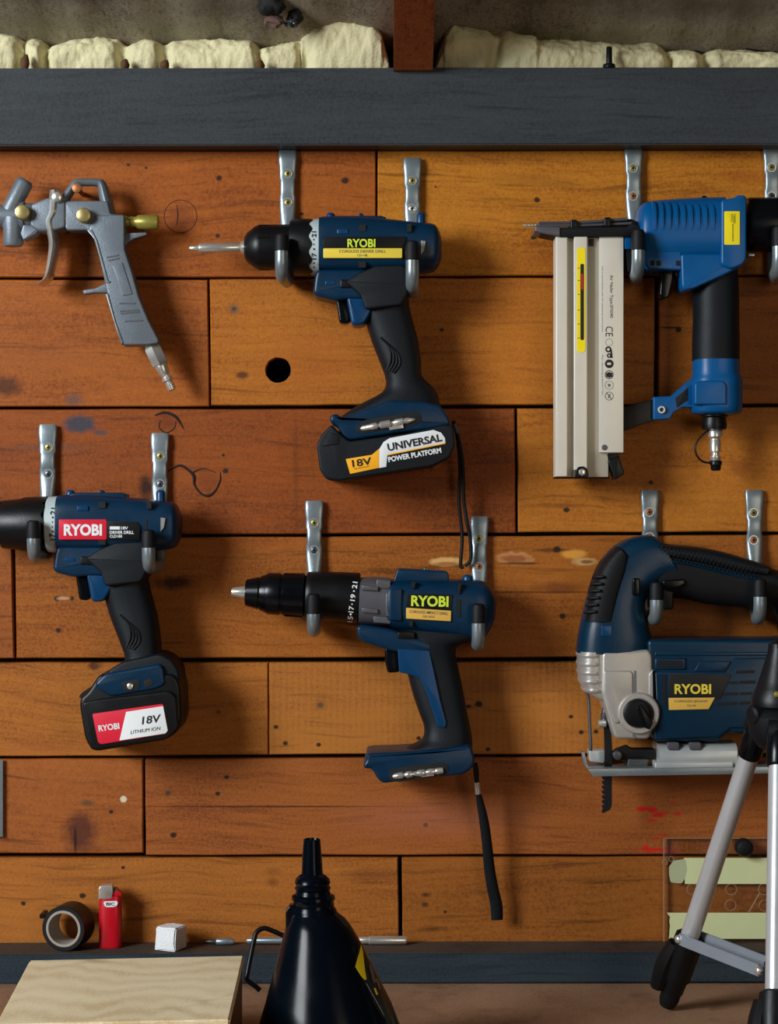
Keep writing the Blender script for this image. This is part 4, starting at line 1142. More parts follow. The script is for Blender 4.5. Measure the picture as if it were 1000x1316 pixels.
# gear head
gh = obj('gear_head', slab([(774, 838), (834, 835), (839, 842), (840, 905), (846, 920), (840, 938), (834, 950), (791, 950), (787, 938), (777, 904), (773, 890)], DJ - 0.024, DJ + 0.0262, 4, 4, rc=3), M['cast'], root, label='bare cast metal gear head')
fg = DJ + 0.0262
obj('nose_rib_block', loft([(742, 836, 779, 836, 0.0245, DJ), (742, 846, 779, 846, 0.0246, DJ), (742.6, 860, 779, 860, 0.0246, DJ), (744, 874, 779, 874, 0.0243, DJ), (750, 886, 779, 888, 0.0235, DJ), (762, 895, 779, 898, 0.022, DJ), (774, 899, 779, 901, 0.018, DJ)], e=2.6, n=28, sub=3), M['cast'], root)
for k, y in enumerate((838, 849, 860, 871, 882)):
    xo = (741.5, 741.6, 742, 743.5, 748)[k]
    obj('nose_rib', loft([(xo, y, 776, y, 0.0254, DJ), (xo - 0.8, y + 2, 776, y + 2, 0.0258, DJ), (xo + 0.2, y + 5, 776, y + 5, 0.0252, DJ)], e=2.6, n=28, sub=2), M['cast'], root)
obj('raised_face', slab([(776, 862), (811, 862), (814, 866), (814, 893), (806, 898), (798, 905), (796, 930), (790, 930), (780, 902), (776, 890)], fg - 0.003, fg + 0.0016, 2, rc=2), M['cast'], root)
obj('raised_face', slab([(834, 866), (840, 860), (841, 902), (834, 894)], fg - 0.003, fg + 0.0016, 1.5, rc=2), M['cast'], root)
obj('groove', slab(rect(815, 862, 818, 893), fg - 0.003, fg + 0.0003, 0), M['castg'], root)
obj('groove', slab(rect(813, 942, 817, 949), fg - 0.003, fg + 0.0004, 0), M['castg'], root)
obj('dial_collar', ring_disc(821.5, 917, fg - 0.002, fg + 0.004, 27, 18), M['cast'], root)
dk = obj('dial', disc(820, 917, fg - 0.001, fg + 0.0075, 18.5, 32, 0.2), M['black'], root, label='round black orbital action dial')
obj('dial_pointer', slab([(818, 909), (824, 905), (840, 929), (835, 938), (828, 935)], fg + 0.002, fg + 0.0088, 1.5, rc=2), M['gloss'], dk)
# blade clamp, blade, guard, shoe
obj('blade_clamp', join(lathe_px((777.5, 896), (777.5, 945), [(0, 3), (8, 3.4), (9, 2), (14, 2), (15, 4.2), (20, 4.4), (21, 5.4), (33, 5.4), (35, 4)], DJ, 16)), M['dsteel'], root)
obj('clamp_pin', lathe_px((769, 930), (780, 930), [(0, 4), (1, 5), (9, 5), (10, 4)], DJ + 0.003, 14), M['steel'], root)
bl = [(777, 930), (784, 932), (786, 960), (785, 1036), (783, 1041), (776, 1045), (773, 1044)]
y = 1040
teeth = []
while y > 990:
    teeth += [(774.8, y - 1), (773.0 if y > 1000 else 775, y - 4.6), (777.6, y - 6)]
    y -= 6.2
bl = [(776, 930), (785, 932), (787, 960), (786.5, 1036), (784, 1041), (776, 1045), (773.2, 1044)] + teeth + [(777, 985), (777, 960)]
obj('blade', slab(bl, DJ - 0.0008, DJ + 0.0008, 0), M['blade'], root, label='dark toothed jigsaw blade')
obj('guard_wire', tube([P(754, 888, DJ + 0.004), P(756.5, 900, DJ + 0.004), P(758, 930, DJ + 0.004), P(759.5, 965, DJ + 0.004)], 0.0014, 8), M['dsteel'], root)
obj('roller_arm', slab([(786, 968), (792, 963), (806, 958), (812, 962), (842, 962), (842, 976), (800, 977), (788, 975)], DJ - 0.004, DJ + 0.006, 1.5, rc=2), M['black'], root)
obj('guide_roller', disc(794, 971, DJ - 0.004, DJ + 0.010, 6, 18), M['dsteel'], root)
hp = obj('base_shoe', slab([(757, 988), (945, 986), (1070, 984), (1070, 992), (945, 995), (762, 998), (751, 983), (748.5, 967), (751.5, 966.5), (754.5, 981)], DJ + 0.010, DJ + 0.0245, 0.6), M['zinc'], root, label='pressed steel base shoe')
obj('shoe_rail', slab([(757, 985), (945, 983), (1070, 981), (1070, 988), (945, 990), (760, 993)], DJ - 0.034, DJ - 0.010, 0.6), M['zinc'], hp)
obj('shoe_rear', slab([(846, 986), (1070, 983), (1070, 990), (846, 993)], DJ - 0.012, DJ + 0.012, 0.6), M['zinc'], hp)
obj('shoe_lip', slab([(757, 965), (778, 964), (778, 978), (776, 981), (758, 979)], DJ - 0.030, DJ - 0.012, 1.5, rc=2), M['shoe'], root)
obj('shoe_post', slab([(808, 976), (832, 976), (833, 990), (806, 990)], DJ - 0.012, DJ + 0.010, 0.5), M['dsteel'], root)
obj('shoe_tunnel', loft([(843, 953, 843, 986, 0.0235, DJ), (868, 953, 868, 986, 0.0235, DJ), (918, 952, 918, 985, 0.0235, DJ), (942, 952, 942, 985, 0.0235, DJ)], e=3.6, n=28, sub=1), M['shoe'], root)
obj('tunnel_ridge', slab([(842, 980), (943, 979), (943, 986.5), (842, 987.5)], DJ - 0.022, DJ + 0.0238, 1.5, rc=1), M['shoe'], root)
for x in (858, 886):
    obj('shoe_notch', slab(rect(x, 954, x + 15, 964), DJ + 0.010, DJ + 0.0240, 0.6, rc=3), M['gear'], root)

# ------------------------------------------------------------------ air nailer
DN = 0.036
root = thing('air_nailer', 'bright blue air nailer with a long silver magazine', 'nailer', P(830, 610, DN))
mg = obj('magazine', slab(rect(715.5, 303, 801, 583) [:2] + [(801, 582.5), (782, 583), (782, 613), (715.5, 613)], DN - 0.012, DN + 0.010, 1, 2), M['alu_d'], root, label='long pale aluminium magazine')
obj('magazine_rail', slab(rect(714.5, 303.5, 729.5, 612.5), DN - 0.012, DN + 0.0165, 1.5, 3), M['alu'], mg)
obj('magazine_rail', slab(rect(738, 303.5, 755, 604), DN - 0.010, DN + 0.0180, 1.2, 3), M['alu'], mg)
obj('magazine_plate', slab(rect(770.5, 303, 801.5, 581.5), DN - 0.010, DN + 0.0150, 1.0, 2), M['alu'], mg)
fm = DN + 0.0180
yl = obj('gauge_label', slab(rect(741.5, 318, 752.5, 453), fm - 0.002, fm + 0.0004, 0, rc=5), M['yel2'], root, label='yellow nail gauge sticker')
obj('gauge_slot', slab(rect(746, 339, 750.4, 437), fm - 0.002, fm + 0.0007, 0, rc=2), M['ink'], yl)
obj('nail_strip', slab(rect(747.2, 352, 749.4, 372), fm, fm + 0.0009, 0), M['red'], yl)
for k, yy in enumerate((344, 360, 378, 398, 416, 434)):
    obj('gauge_mark', slab(rect(742.5, yy, 745, yy + 0.8), fm, fm + 0.0006, 0), M['ink'], yl)
fp = DN + 0.0150
text('Air Nailer Type:SF5040', 785.5, 381, 55, 5.2, fp, M['ink'], mg, ang=-90, bold=0.006)
text('Use in accordance with the operating instructions', 774.2, 384, 84, 2.4, fp, M['inkg'], mg, ang=-90)
text('CE', 783, 426, 13, 9.5, fp, M['ink'], mg, ang=-90, bold=0.0)
text('Max. operating pressure 7 bar', 774.2, 482, 52, 2.4, fp, M['inkg'], mg, ang=-90)
obj('emblem', ring_disc(783, 440, fp - 0.001, fp + 0.0001, 4.8, 4.3, 24), M['inkg'], mg)
obj('emblem', join(ring_disc(782, 449, fp - 0.001, fp + 0.0002, 4.2, 1.6, 18), ring_disc(783, 457, fp - 0.001, fp + 0.0002, 3.2, 1.0, 18), slab([(784, 446), (786.5, 450), (787.5, 460), (785, 460)], fp - 0.001, fp + 0.0002, 0)), M['ink'], mg)
eb = obj('emblem', disc(783, 467.5, fp - 0.001, fp + 0.0002, 5.6, 24, 0.01), M['ink'], mg)
obj('emblem', slab(rect(780.6, 466, 785.4, 469), fp, fp + 0.0004, 0), M['alu'], mg)
obj('emblem', join(ring_disc(783, 481.5, fp - 0.001, fp + 0.0002, 5.6, 4.6, 24), slab([(779, 479.5), (783, 478), (787, 479.5), (787, 484), (783, 485.5), (779, 484)], fp - 0.001, fp + 0.0002, 0)), M['ink'], mg)
obj('emblem', join(ring_disc(783, 495, fp - 0.001, fp + 0.0002, 5.6, 5.1, 24), slab([(781, 493), (785, 494), (784, 497), (782, 497)], fp - 0.001, fp + 0.0002, 0)), M['inkg'], mg)
obj('emblem', join(ring_disc(783, 509, fp - 0.001, fp + 0.0002, 5.6, 4.8, 24), slab([(779.4, 505), (780.2, 504.4), (786.6, 513), (785.8, 513.6)], fp - 0.001, fp + 0.0002, 0), slab([(781, 511), (784, 506), (785, 507), (782, 512)], fp - 0.001, fp + 0.0002, 0)), M['inkg'], mg)
obj('pin', disc(777, 575, fp - 0.002, fp + 0.0008, 3.8, 16), M['gear'], mg, label='small dark pin')
tb = obj('end_tab', slab([(739, 613), (739.5, 606), (743, 600), (750, 599), (755.5, 603), (757, 613)], fm - 0.004, fm + 0.001, 0.8, rc=2), M['black'], root)
obj('screw', disc(748.3, 606.8, fm, fm + 0.0026, 4.8, 6, 0.2), M['steel'], tb)
obj('end_plate', slab(rect(713, 592, 783, 615), DN - 0.014, DN + 0.004, 1), M['black'], root)
obj('rear_strip', slab(rect(712.6, 536, 716, 608), DN - 0.012, DN - 0.002, 0.5), M['black'], root)
obj('latch', join(slab([(779, 583), (795, 583), (797, 592), (782, 592)], DN - 0.006, DN + 0.010, 0.8), slab([(782, 592), (795, 585.5), (803, 609), (790.5, 617)], DN - 0.006, DN + 0.014, 1.5, rc=1)), M['black'], root, label='black magazine release latch')
obj('rivet', slab(rect(757.5, 307, 763.5, 316), DN, DN + 0.0125, 0.5), M['ink'], root)
# nose / top cover
obj('nose_plate', slab([(688, 297), (689, 291), (720, 292), (806, 291), (813, 286), (822, 290), (824, 302), (808, 303.5), (720, 304.5), (700, 301)], DN - 0.012, DN + 0.019, 1.5, rc=1), M['rubber'], root)
obj('nose_tip', slab([(687.5, 297), (688.5, 290.5), (720, 291.5), (720, 304), (700, 300.5)], DN - 0.013, DN + 0.020, 1.2, rc=1), M['gear'], root)
for a, b, r_ in (((693, 286.5), (742, 286), 1.9), ((740, 286.5), (806, 281.5), 2.0), ((742, 290), (812, 287), 1.8), ((693, 290), (742, 289.6), 1.9)):
    obj('cover_rod', tube([P(*a, DN + 0.012), P(*b, DN + 0.012)], r_ * S0, 8, 1), M['gear'], root)
obj('top_cover', slab([(745, 288), (800, 281), (812, 281), (822, 286), (826, 300), (806, 296), (745, 296)], DN - 0.010, DN + 0.009, 2, rc=2), M['rubber'], root)
for x, y in ((738, 286.5), (781, 283.5)):
    obj('cover_clip', slab(rect(x - 4.5, y - 4.5, x + 4.5, y + 8), DN - 0.010, DN + 0.0165, 1.5, rc=3), M['black'], root)
obj('safety_tip', join(*[lathe_px((672 + 5 * k, 289.4), (679 + 5 * k, 289.4), [(0, 1.2), (0.8, 2.2), (4.0, 2.2), (5, 1.6)], DN + 0.004, 10) for k in range(4)]), M['steel'], root, label='small steel contact tip')
# body
obj('nose_block', slab([(804, 303), (822, 300), (824, 346), (806, 350)], DN - 0.014, DN + 0.012, 1), M['black'], root)
obj('nose_insert', slab(rect(803, 302, 811, 320), DN - 0.008, DN + 0.0145, 0.6), M['nblue'], root)
obj('body', loft([(819, 274, 819, 332, 0.0185, DN), (822, 266, 822, 338, 0.0235, DN), (832, 260, 832, 341, 0.0262, DN), (860, 257, 860, 342, 0.0268, DN), (895, 255, 895, 342, 0.0268, DN), (930, 254, 930, 342, 0.0268, DN)], e=2.5, n=32, sub=3), M['nblue'], root)
for k in range(9):
    x = 834 + k * 9.2
    obj('body_rib', loft([(x, 262, x, 318, 0.0258, DN), (x + 1, 259.5, x + 1, 321, 0.0276, DN), (x + 4.6, 259.5, x + 4.6, 321, 0.0276, DN), (x + 5.6, 262, x + 5.6, 318, 0.0258, DN)], e=2.6, n=28, sub=1), M['nblue'], root)
obj('body_lower', slab([(826, 322), (876, 322), (876, 347), (834, 345), (828, 338)], DN - 0.018, DN + 0.022, 2, rc=2), M['nblue'], root)
obj('rear_block', slab([(927, 257), (945, 253.5), (948, 250.5), (957, 250.5), (960, 254), (960, 332), (956, 340), (940, 346), (927, 340)], DN - 0.026, DN + 0.0290, 3, 3, rc=2), M['nblue'], root)
obj('trigger_shroud', slab([(875, 326), (930, 326), (956, 330), (952, 343), (930, 354), (892, 371), (880, 373), (876.5, 368)], DN - 0.020, DN + 0.0245, 3, 3, rc=3), M['nblue'], root)
lb = obj('warning_label', slab(rect(931, 271.5, 951, 314.5), DN + 0.026, DN + 0.0294, 0.2, rc=1.5), M['yel2'], root, label='yellow sticker with tiny black print')
fl = DN + 0.0294
for t, x, y, w, h in (('WARNING', 944, 281, 12, 3.4), ('EYE PROTECTION', 940.6, 280, 10, 2.4), ('READ INSTRUCTIONS BEFORE USE', 942, 299, 22, 2.2)):
    text(t, x, y, w, h, fl, M['ink'], lb, ang=-90, bold=0.01)
for x in (836, 844, 869):
    obj('body_slot', slab(rect(x, 335, x + 5.5, 341.5), DN + 0.015, DN + 0.0225, 0, rc=1), M['dark'], root)
obj('vent_knob', disc(905.5, 255.5, DN - 0.004, DN + 0.008, 4.4, 14), M['black'], root)
obj('end_cap', lathe_px((958, 289), (1040, 289), [(0, 30), (1, 34), (6, 35), (40, 35), (42, 33), (44, 33), (46, 35), (70, 34), (76, 28)], DN, 36), M['gloss'], root, label='black exhaust end cap')
obj('exhaust_slot', slab(rect(962, 326, 970, 329), DN, DN + 0.014, 0.3), M['zinc'], root)
obj('trigger', slab([(850, 347), (866, 347), (865, 360), (860, 382), (853, 384), (848, 380)], DN - 0.008, DN + 0.010, 2, rc=3), M['gloss'], root)
obj('trigger_pivot', disc(872, 352, DN - 0.008, DN + 0.012, 4, 12), M['black'], root)
obj('grip', loft([(892, 346, 947, 340, 0.0195, DN), (891, 375, 949, 372, 0.0205, DN), (891, 410, 949.5, 410, 0.0208, DN), (890, 440, 950, 440, 0.0208, DN), (890, 464, 950, 464, 0.0206, DN)], e=2.3, n=28, sub=3), M['rubber_b'], root, label='dark foam sleeved grip')
obj('grip_cap', loft([(890.5, 463, 949.5, 463, 0.0212, DN), (890.5, 482, 950, 482, 0.0214, DN), (887, 490, 953, 488, 0.0225, DN), (886.5, 510, 953.5, 510, 0.0228, DN), (888, 529, 953, 529, 0.0225, DN)], e=2.6, n=28, sub=2, cap=(0, 5)), M['nblue'], root, label='blue cap at the foot of the grip')
obj('cap_facet', slab([(893, 493), (899, 489), (929, 489), (934, 494), (934, 520), (893, 520)], DN + 0.012, DN + 0.0240, 2, rc=2), M['nblue'], root)
obj('brace_arm', slab([(840, 510), (863, 509), (888, 487), (892, 490), (892, 524), (878, 523), (866, 530), (861, 538.5), (840, 539.5)], DN - 0.006, DN + 0.008, 1.5, rc=1.5), M['nblue'], root)
obj('arm_pocket', slab([(868, 512), (884, 498), (884, 514), (870, 524)], DN, DN + 0.0086, 0.5, rc=1), M['dark'], root)
obj('arm_screw', ring_disc(850.5, 526.5, DN + 0.004, DN + 0.0105, 5, 2.6, 20), M['steel'], root)
obj('magazine_bracket', slab([(800, 523), (820, 518), (842, 513), (842, 540), (822, 546), (800, 555)], DN - 0.008, DN + 0.002, 1), M['black'], root)
af = obj('air_fitting', lathe_px((918, 532), (918, 620), [(0, 18), (3, 18), (5, 15), (14, 16.5), (20, 15.5), (21, 9)], DN, 20), M['black'], root)
obj('hose_nipple', lathe_px((919, 550), (920, 610), [(0, 7), (3, 9.5), (11, 9.5), (14, 6.5), (16, 6.5), (17, 7.2), (30, 7.2), (32, 5), (35, 5), (36, 7), (40, 7), (44, 4.6), (46, 4.6)], DN, 18), M['steel'], root, label='bright steel hose nipple')
obj('dust_cap', lathe_px((920, 592), (920, 610), [(0, 7.4), (1, 8), (5, 8), (6, 7), (11, 6.6), (13, 5)], DN, 16), M['black'], root)
obj('cap_cord', tube([P(912, 552, DN + 0.003), P(902, 560, DN + 0.003), P(894, 572, DN + 0.003), P(895, 584, DN + 0.003), P(903, 593, DN + 0.003), P(914, 595, DN + 0.003)], 0.0009, 8, 6), M['black'], root)

# ------------------------------------------------------------------ spray gun hung on a screw
DG = 0.026
root = thing('spray_gun', 'grey cast metal air spray gun hung on a screw', 'spray gun', P(150, 500, DG))
cg = M['castg']
obj('hanging_loop', tube([P(84, 262, DG), P(84, 256, DG), P(93, 242, DG), P(99, 235, DG), P(112, 234.5, DG), P(127, 235, DG), P(131, 238, DG), P(135, 252, DG), P(139, 268, DG), P(140, 278, DG)], [0.0042, 0.0042, 0.0038, 0.0036, 0.0034, 0.0036, 0.0042, 0.0054, 0.0056, 0.0056], 12, 4, flat=1.6), cg, root)
obj('body', slab([(82, 262), (84, 258), (138, 258), (142, 275), (160, 276), (160.5, 300), (160, 318), (118, 303), (112, 295.5), (86, 296), (82.5, 290)], DG - 0.011, DG + 0.0115, 2, 3, rc=2), cg, root)
obj('grip', slab([(113, 296), (122, 276), (160, 276), (160, 320), (169, 347), (178, 380), (190, 410), (204, 437), (203, 441), (190, 443), (156, 443.5), (147, 415), (138, 378), (128, 332), (120, 306)], DG - 0.0125, DG + 0.0125, 2.5, 4, rc=2), cg, root)
fg = DG + 0.0125
obj('grip_edge', slab([(112, 296), (118, 295), (125, 310), (139, 361), (141.5, 361), (140.5, 364), (136, 364), (122, 308)], fg - 0.006, fg + 0.001, 0.6), M['zinc'], root)
obj('grip_edge', slab([(136, 378), (139, 377), (148, 412), (158, 440), (156, 443), (150, 425)], fg - 0.006, fg + 0.001, 0.6), M['zinc'], root)
obj('grip_panel', slab([(144, 341), (157, 337), (170, 378), (157, 380)], fg - 0.004, fg + 0.0009, 0.6, rc=1), cg, root)
for q in ([(137, 330), (152, 327)], [(139, 334), (153, 331)], [(153, 389), (174, 389)], [(154, 399), (178, 397.5)], [(155, 402), (179, 400)], [(160, 412), (183, 411)]):
    obj('grip_groove', slab([q[0], q[1], (q[1][0], q[1][1] + 1.6), (q[0][0], q[0][1] + 1.6)], fg - 0.003, fg + 0.0006, 0), M['gear'], root)
obj('rear_fin', slab([(157, 300), (188, 298.5), (188, 302), (172, 306.5), (163, 312), (158, 322)], DG - 0.005, DG + 0.006, 0.8), cg, root)
obj('finger_spur', slab([(106, 374), (108, 372.5), (122, 370.5), (136, 364), (139, 376), (122, 376), (108, 378)], DG - 0.005, DG + 0.006, 1, rc=1), cg, root)
# front end
obj('barrel', lathe_px((-30, 278), (84, 278), [(0, 14), (20, 15), (40, 15), (60, 14), (62, 17), (84, 17), (88, 15), (108, 14), (112, 12)], DG, 28), cg, root)
obj('barrel_block', slab([(40, 262), (60, 254), (70, 252), (84, 258), (84, 292), (70, 296), (50, 297), (38, 290)], DG - 0.013, DG + 0.013, 3, 3, rc=3), cg, root)
obj('air_cap_horn', lathe_px((10, 275), (34, 230), [(0, 10), (8, 11), (44, 11.5), (48, 10), (49.5, 8)], DG + 0.002, 24), cg, root)
obj('cup_socket', lathe_px((17, 280), (17, 320), [(0, 14), (10, 14), (14, 13), (33, 13), (36.5, 11)], DG + 0.002, 24), cg, root)
obj('seam_ring', lathe_px((26, 278), (34, 278), [(0, 15), (0.5, 19), (6, 19), (7, 15)], DG, 28), cg, root)
obj('lower_lug', slab([(30, 288), (52, 292), (46, 300), (30, 309), (26, 300)], DG - 0.008, DG + 0.009, 1.5, rc=2), cg, root)
obj('knob', join(disc(28, 272, DG + 0.005, DG + 0.0215, 9.5, 28, 0.2)), M['brass'], root, label='brass knurled front knob')
obj('knob', join(disc(107, 276, DG + 0.005, DG + 0.0205, 9.5, 28, 0.25)), M['brass'], root, label='brass rear pivot screw')
obj('needle_rod', lathe_px((54, 286), (86, 286), [(0, 2), (1, 3.4), (5, 3.4), (6, 2), (24, 2), (30, 2)], DG, 12), M['brass'], root)
# trigger
def gun_trigger():
    ps = [(72, 247, 6.0), (72, 258, 7.5), (71, 275, 7.5), (66, 287, 6.5), (68, 300, 6.0), (70, 315, 5.6), (68, 332, 5.0), (65, 348, 4.4), (62, 358, 3.6), (56, 364, 2.2), (52.5, 366.5, 1.4)]
    bm = bmesh.new(); rings = []
    for x, y, w in crom(ps, 4):
        ring = []
        for k in range(14):
            t = 2 * math.pi * k / 14
            q = P(x, y, DG)
            ring.append(bm.verts.new((q.x + w * S0 * math.cos(t), -(DG + 0.015 * math.copysign(abs(math.sin(t)) ** 0.6, math.sin(t))), q.z)))
        rings.append(ring)
    ring_fill(bm, rings)
    return bm
obj('trigger', gun_trigger(), M['steel'], root, label='polished metal trigger lever')
obj('trigger_pivot', disc(72.5, 252.5, DG + 0.010, DG + 0.0185, 7.4, 24, 0.7), M['steel'], root)
# brass adjuster and hose coupling
obj('adjuster_knob', lathe_px((160, 285), (206, 286), [(0, 6), (2, 8), (4, 6.5), (8, 6.5), (9, 8), (11, 7), (15, 7), (17.5, 9), (42, 10), (43.5, 9)], DG, 24), M['brass_y'], root, label='brass fluid adjuster screw')
a0, a1 = P(193, 440, DG), P(222, 502, DG)
s = S0
obj('coupling_nut', lathe(a0, a1, [(0, 5 * s), (2 * s, 9 * s), (4 * s, 9 * s), (6 * s, 10.5 * s), (9 * s, 11.5 * s), (29 * s, 11.5 * s), (33 * s, 8 * s)], 6), M['steel'], root)
obj('hose_nipple', lathe(a0, a1, [(30 * s, 7.5 * s), (33 * s, 8 * s), (44 * s, 6.5 * s), (46 * s, 5 * s), (48 * s, 5 * s), (49 * s, 7 * s), (53 * s, 7 * s), (55 * s, 4.6 * s), (58 * s, 4.6 * s), (59 * s, 5.6 * s), (66 * s, 5.2 * s), (67 * s, 3.5 * s)], 18), M['steel'], root, label='bright steel hose nipple')
# the screw that carries it
sc_root = thing('wall_screw', 'short rusty brown screw in the wall carrying the spray gun', 'screw', P(101, 243, 0.02))
w0 = P(101, 244, 0.026)
obj('shank', lathe((w0.x, 0.004, w0.z), (w0.x, -1, w0.z), [(0, 0.0022), (0.038, 0.0022)], 12), M['rust'], sc_root)
obj('head', lathe((w0.x, -0.034, w0.z), (w0.x, -1, w0.z), [(0, 0.0024), (0.002, 0.0044), (0.003, 0.0042), (0.0038, 0.0028)], 16), M['rust'], sc_root)

# ------------------------------------------------------------------ things on the ledge and bench
# roll of tape, standing, turned slightly
tx = P(82, 1196, 0.034)
r_o = 29 * sc(0.034)
zt = ledge_top(tx.x) + r_o
root = thing('tape_roll', 'roll of black tape standing on the ledge left of the red lighter', 'tape', (tx.x + 0.003, -0.024, ledge_top(tx.x)))
front = Vector((tx.x, -0.037, zt)); back = Vector((tx.x + 0.0055, -0.012, zt))
def tube_ring(a, b, ro, ri, n=48):
    ax = (b - a).normalized(); L = (b - a).length
    u = Vector((0, 0, 1)); u = (u - ax * u.dot(ax)).normalized(); v = ax.cross(u)
    bm = bmesh.new(); rings = []
    k = (ro - ri) * 0.12
    for t, r in ((0, ri + k), (0, ro - k), (k, ro), (L - k, ro), (L, ro - k), (L, ri + k), (L - k, ri), (k, ri)):
        rings.append([bm.verts.new(a + ax * t + (u * math.cos(2 * math.pi * i / n) + v * math.sin(2 * math.pi * i / n)) * r) for i in range(n)])
    rings.append(rings[0])
    ring_fill(bm, rings, False, False)
    return bm
obj('tape', tube_ring(front, back, r_o, r_o * 0.80), M['black'], root, label='black wound tape')
obj('core', tube_ring(front + Vector((0, -0.0006, 0)), back, r_o * 0.81, r_o * 0.69), pbr('grey_card_core', (150, 142, 132), 0.7), root, label='grey cardboard core')
obj('loose_end', boxw((front.x - r_o - 0.0016, -0.034, zt + r_o * 0.42), (front.x - r_o * 0.86, -0.014, zt + r_o * 0.62), 0.0006), M['black'], root)

# lighter
lx = P(142, 1218, 0.02).x
lzb = ledge_top(lx)
root = thing('lighter', 'red disposable lighter standing upright on the ledge', 'lighter', (lx, -0.02, lzb))
kk = sc(0.02)
def lz_(py): return EYE + (658 - py) * kk
hw = 14.6 * kk
bm = bmesh.new(); rings = []
zt_ = lz_(1150)
for z, f in ((lzb, 0.93), (lzb + 0.0008, 0.985), (lzb + 0.002, 1), (zt_ - 0.0012, 1), (zt_ - 0.0004, 0.97), (zt_, 0.9)):
    ring = []
    for i in range(28):
        t = 2 * math.pi * i / 28
        c_, s_ = math.cos(t), math.sin(t)
        ring.append(bm.verts.new((lx + hw * f * math.copysign(abs(c_) ** 0.75, c_), -0.02 - 0.0062 * f * math.copysign(abs(s_) ** 0.75, s_), z)))
    rings.append(ring)
ring_fill(bm, rings)
obj('body', bm, M['redp'], root, label='glossy red plastic body')
obj('hood', slab([(126.5, 1156), (126.5, 1142), (129, 1139), (144, 1138), (145, 1146), (143.5, 1155)], 0.0134, 0.0268, 0.8, 3, rc=1), M['steel'], root, label='steel flame hood')
obj('spark_wheel', lathe((P(148, 1144, 0.02).x, -0.0165, lz_(1144.5)), (P(148, 1144, 0.02).x, -1, lz_(1144.5)), [(0, 0.0022), (0.0005, 0.0030), (0.0065, 0.0030), (0.007, 0.0022)], 20), M['dsteel'], root)
obj('thumb_lever', slab([(144, 1151), (144, 1146), (152, 1145), (156, 1148), (156, 1152)], 0.0150, 0.0250, 0.6), M['redp'], root)
lf = 0.02 + 0.0062
lg = obj('logo_plate', slab([(133, 1160), (135, 1158.4), (150, 1158), (151.5, 1160), (150, 1164), (146, 1165.6), (137, 1165.8), (134, 1164)], lf - 0.001, lf + 0.0003, 0), M['white'], root)
text('BIC', 142, 1161.8, 11, 4.2, lf + 0.0003, M['ink'], lg, bold=0.03)

# white block
a = Pz(203, 1225, lz + LT * 0.34)
root_l = ledge_top(P(222, 0).x)
cx = P(218, 1210, 0.030)
bm = bmesh.new()
w_, h_ = 0.0096, 0.0245
bmesh.ops.create_cube(bm, size=1)
for v in bm.verts: v.co = Vector((v.co.x * 0.0205, v.co.y * 0.0215, v.co.z * 0.0205))
bmesh.ops.bevel(bm, geom=bm.edges[:], offset=0.0012, segments=2, affect='EDGES')
bmesh.ops.subdivide_edges(bm, edges=bm.edges[:], cuts=2, use_grid_fill=True)
for v in bm.verts: v.co += Vector((1, 1, 1)) * 0.0011 * mnoise.noise(v.co * 170 + Vector((3, 1, 7)))
for v in bm.verts: v.co.z = max(v.co.z, -0.0102)
Rm = Matrix.Rotation(math.radians(-24), 4, 'Z')
for v in bm.verts: v.co = Rm @ v.co + Vector((cx.x + 0.001, -0.027, root_l + 0.0102))
obj('white_block', bm, pbr('white_foam_block', (226, 228, 230), 0.85, var=0.1, vscale=300, bump=0.7, bscale=500), None, 'small rough white block on the ledge right of the lighter', 'block', loc=(cx.x + 0.001, -0.027, root_l), sharp=30)

# bit tip and the pencil-like rod lying on the ledge
def rod(name, x0, x1, prof, d, rmax, label, cat, mat, parts):
    z = ledge_top(P((x0 + x1) / 2, 0).x) + rmax * sc(d) + 0.0002
    a_, b_ = P(x0, 0, d), P(x1, 0, d)
    a_.z = z - rmax * sc(d) * 0.0; b_.z = z + (b_.x - a_.x) * LT / 1.24
    r_ = thing(name, label, cat, ((a_.x + b_.x) / 2, -d, z - rmax * sc(d)))
    k = sc(d)
    for nm, pr, m, lb_ in parts:
        obj(nm, lathe(a_, b_, [(t * k, r * k) for t, r in pr], 16), m, r_, label=lb_)
    return r_
rod('screwdriver_bit', 265, 301, None, 0.012, 4.2, 'small pointed steel bit lying on the ledge near the box', 'bit', None,
    [('tip', [(0, 0.5), (3, 1.4), (12, 3.4), (13, 3.0)], M['dsteel'], None), ('shank', [(12.5, 3.0), (14, 4.2), (34, 4.2), (36, 3)], M['zinc'], None)])
rod('scriber', 317, 523, None, 0.014, 5.6, 'long silver rod lying on the ledge behind the black funnel', 'rod', None,
    [('shaft', [(0, 2.5), (2, 3.8), (66, 4.4), (142, 4.4), (144, 3)], M['zinc'], None), ('handle', [(141, 3), (143, 4.4), (157, 4.6), (158, 5.6), (203, 5.6), (206, 4.2)], M['steel'], 'brighter thicker handle end')])

# steel rule at the left edge
obj('steel_rule', slab(rect(-16, 976, 3.6, 1075.5), 0.0035, 0.0047, 0.2), M['zinc'], None, 'narrow grey steel strip at the left edge of the wall', 'ruler', loc=P(-6, 1075, 0.004))

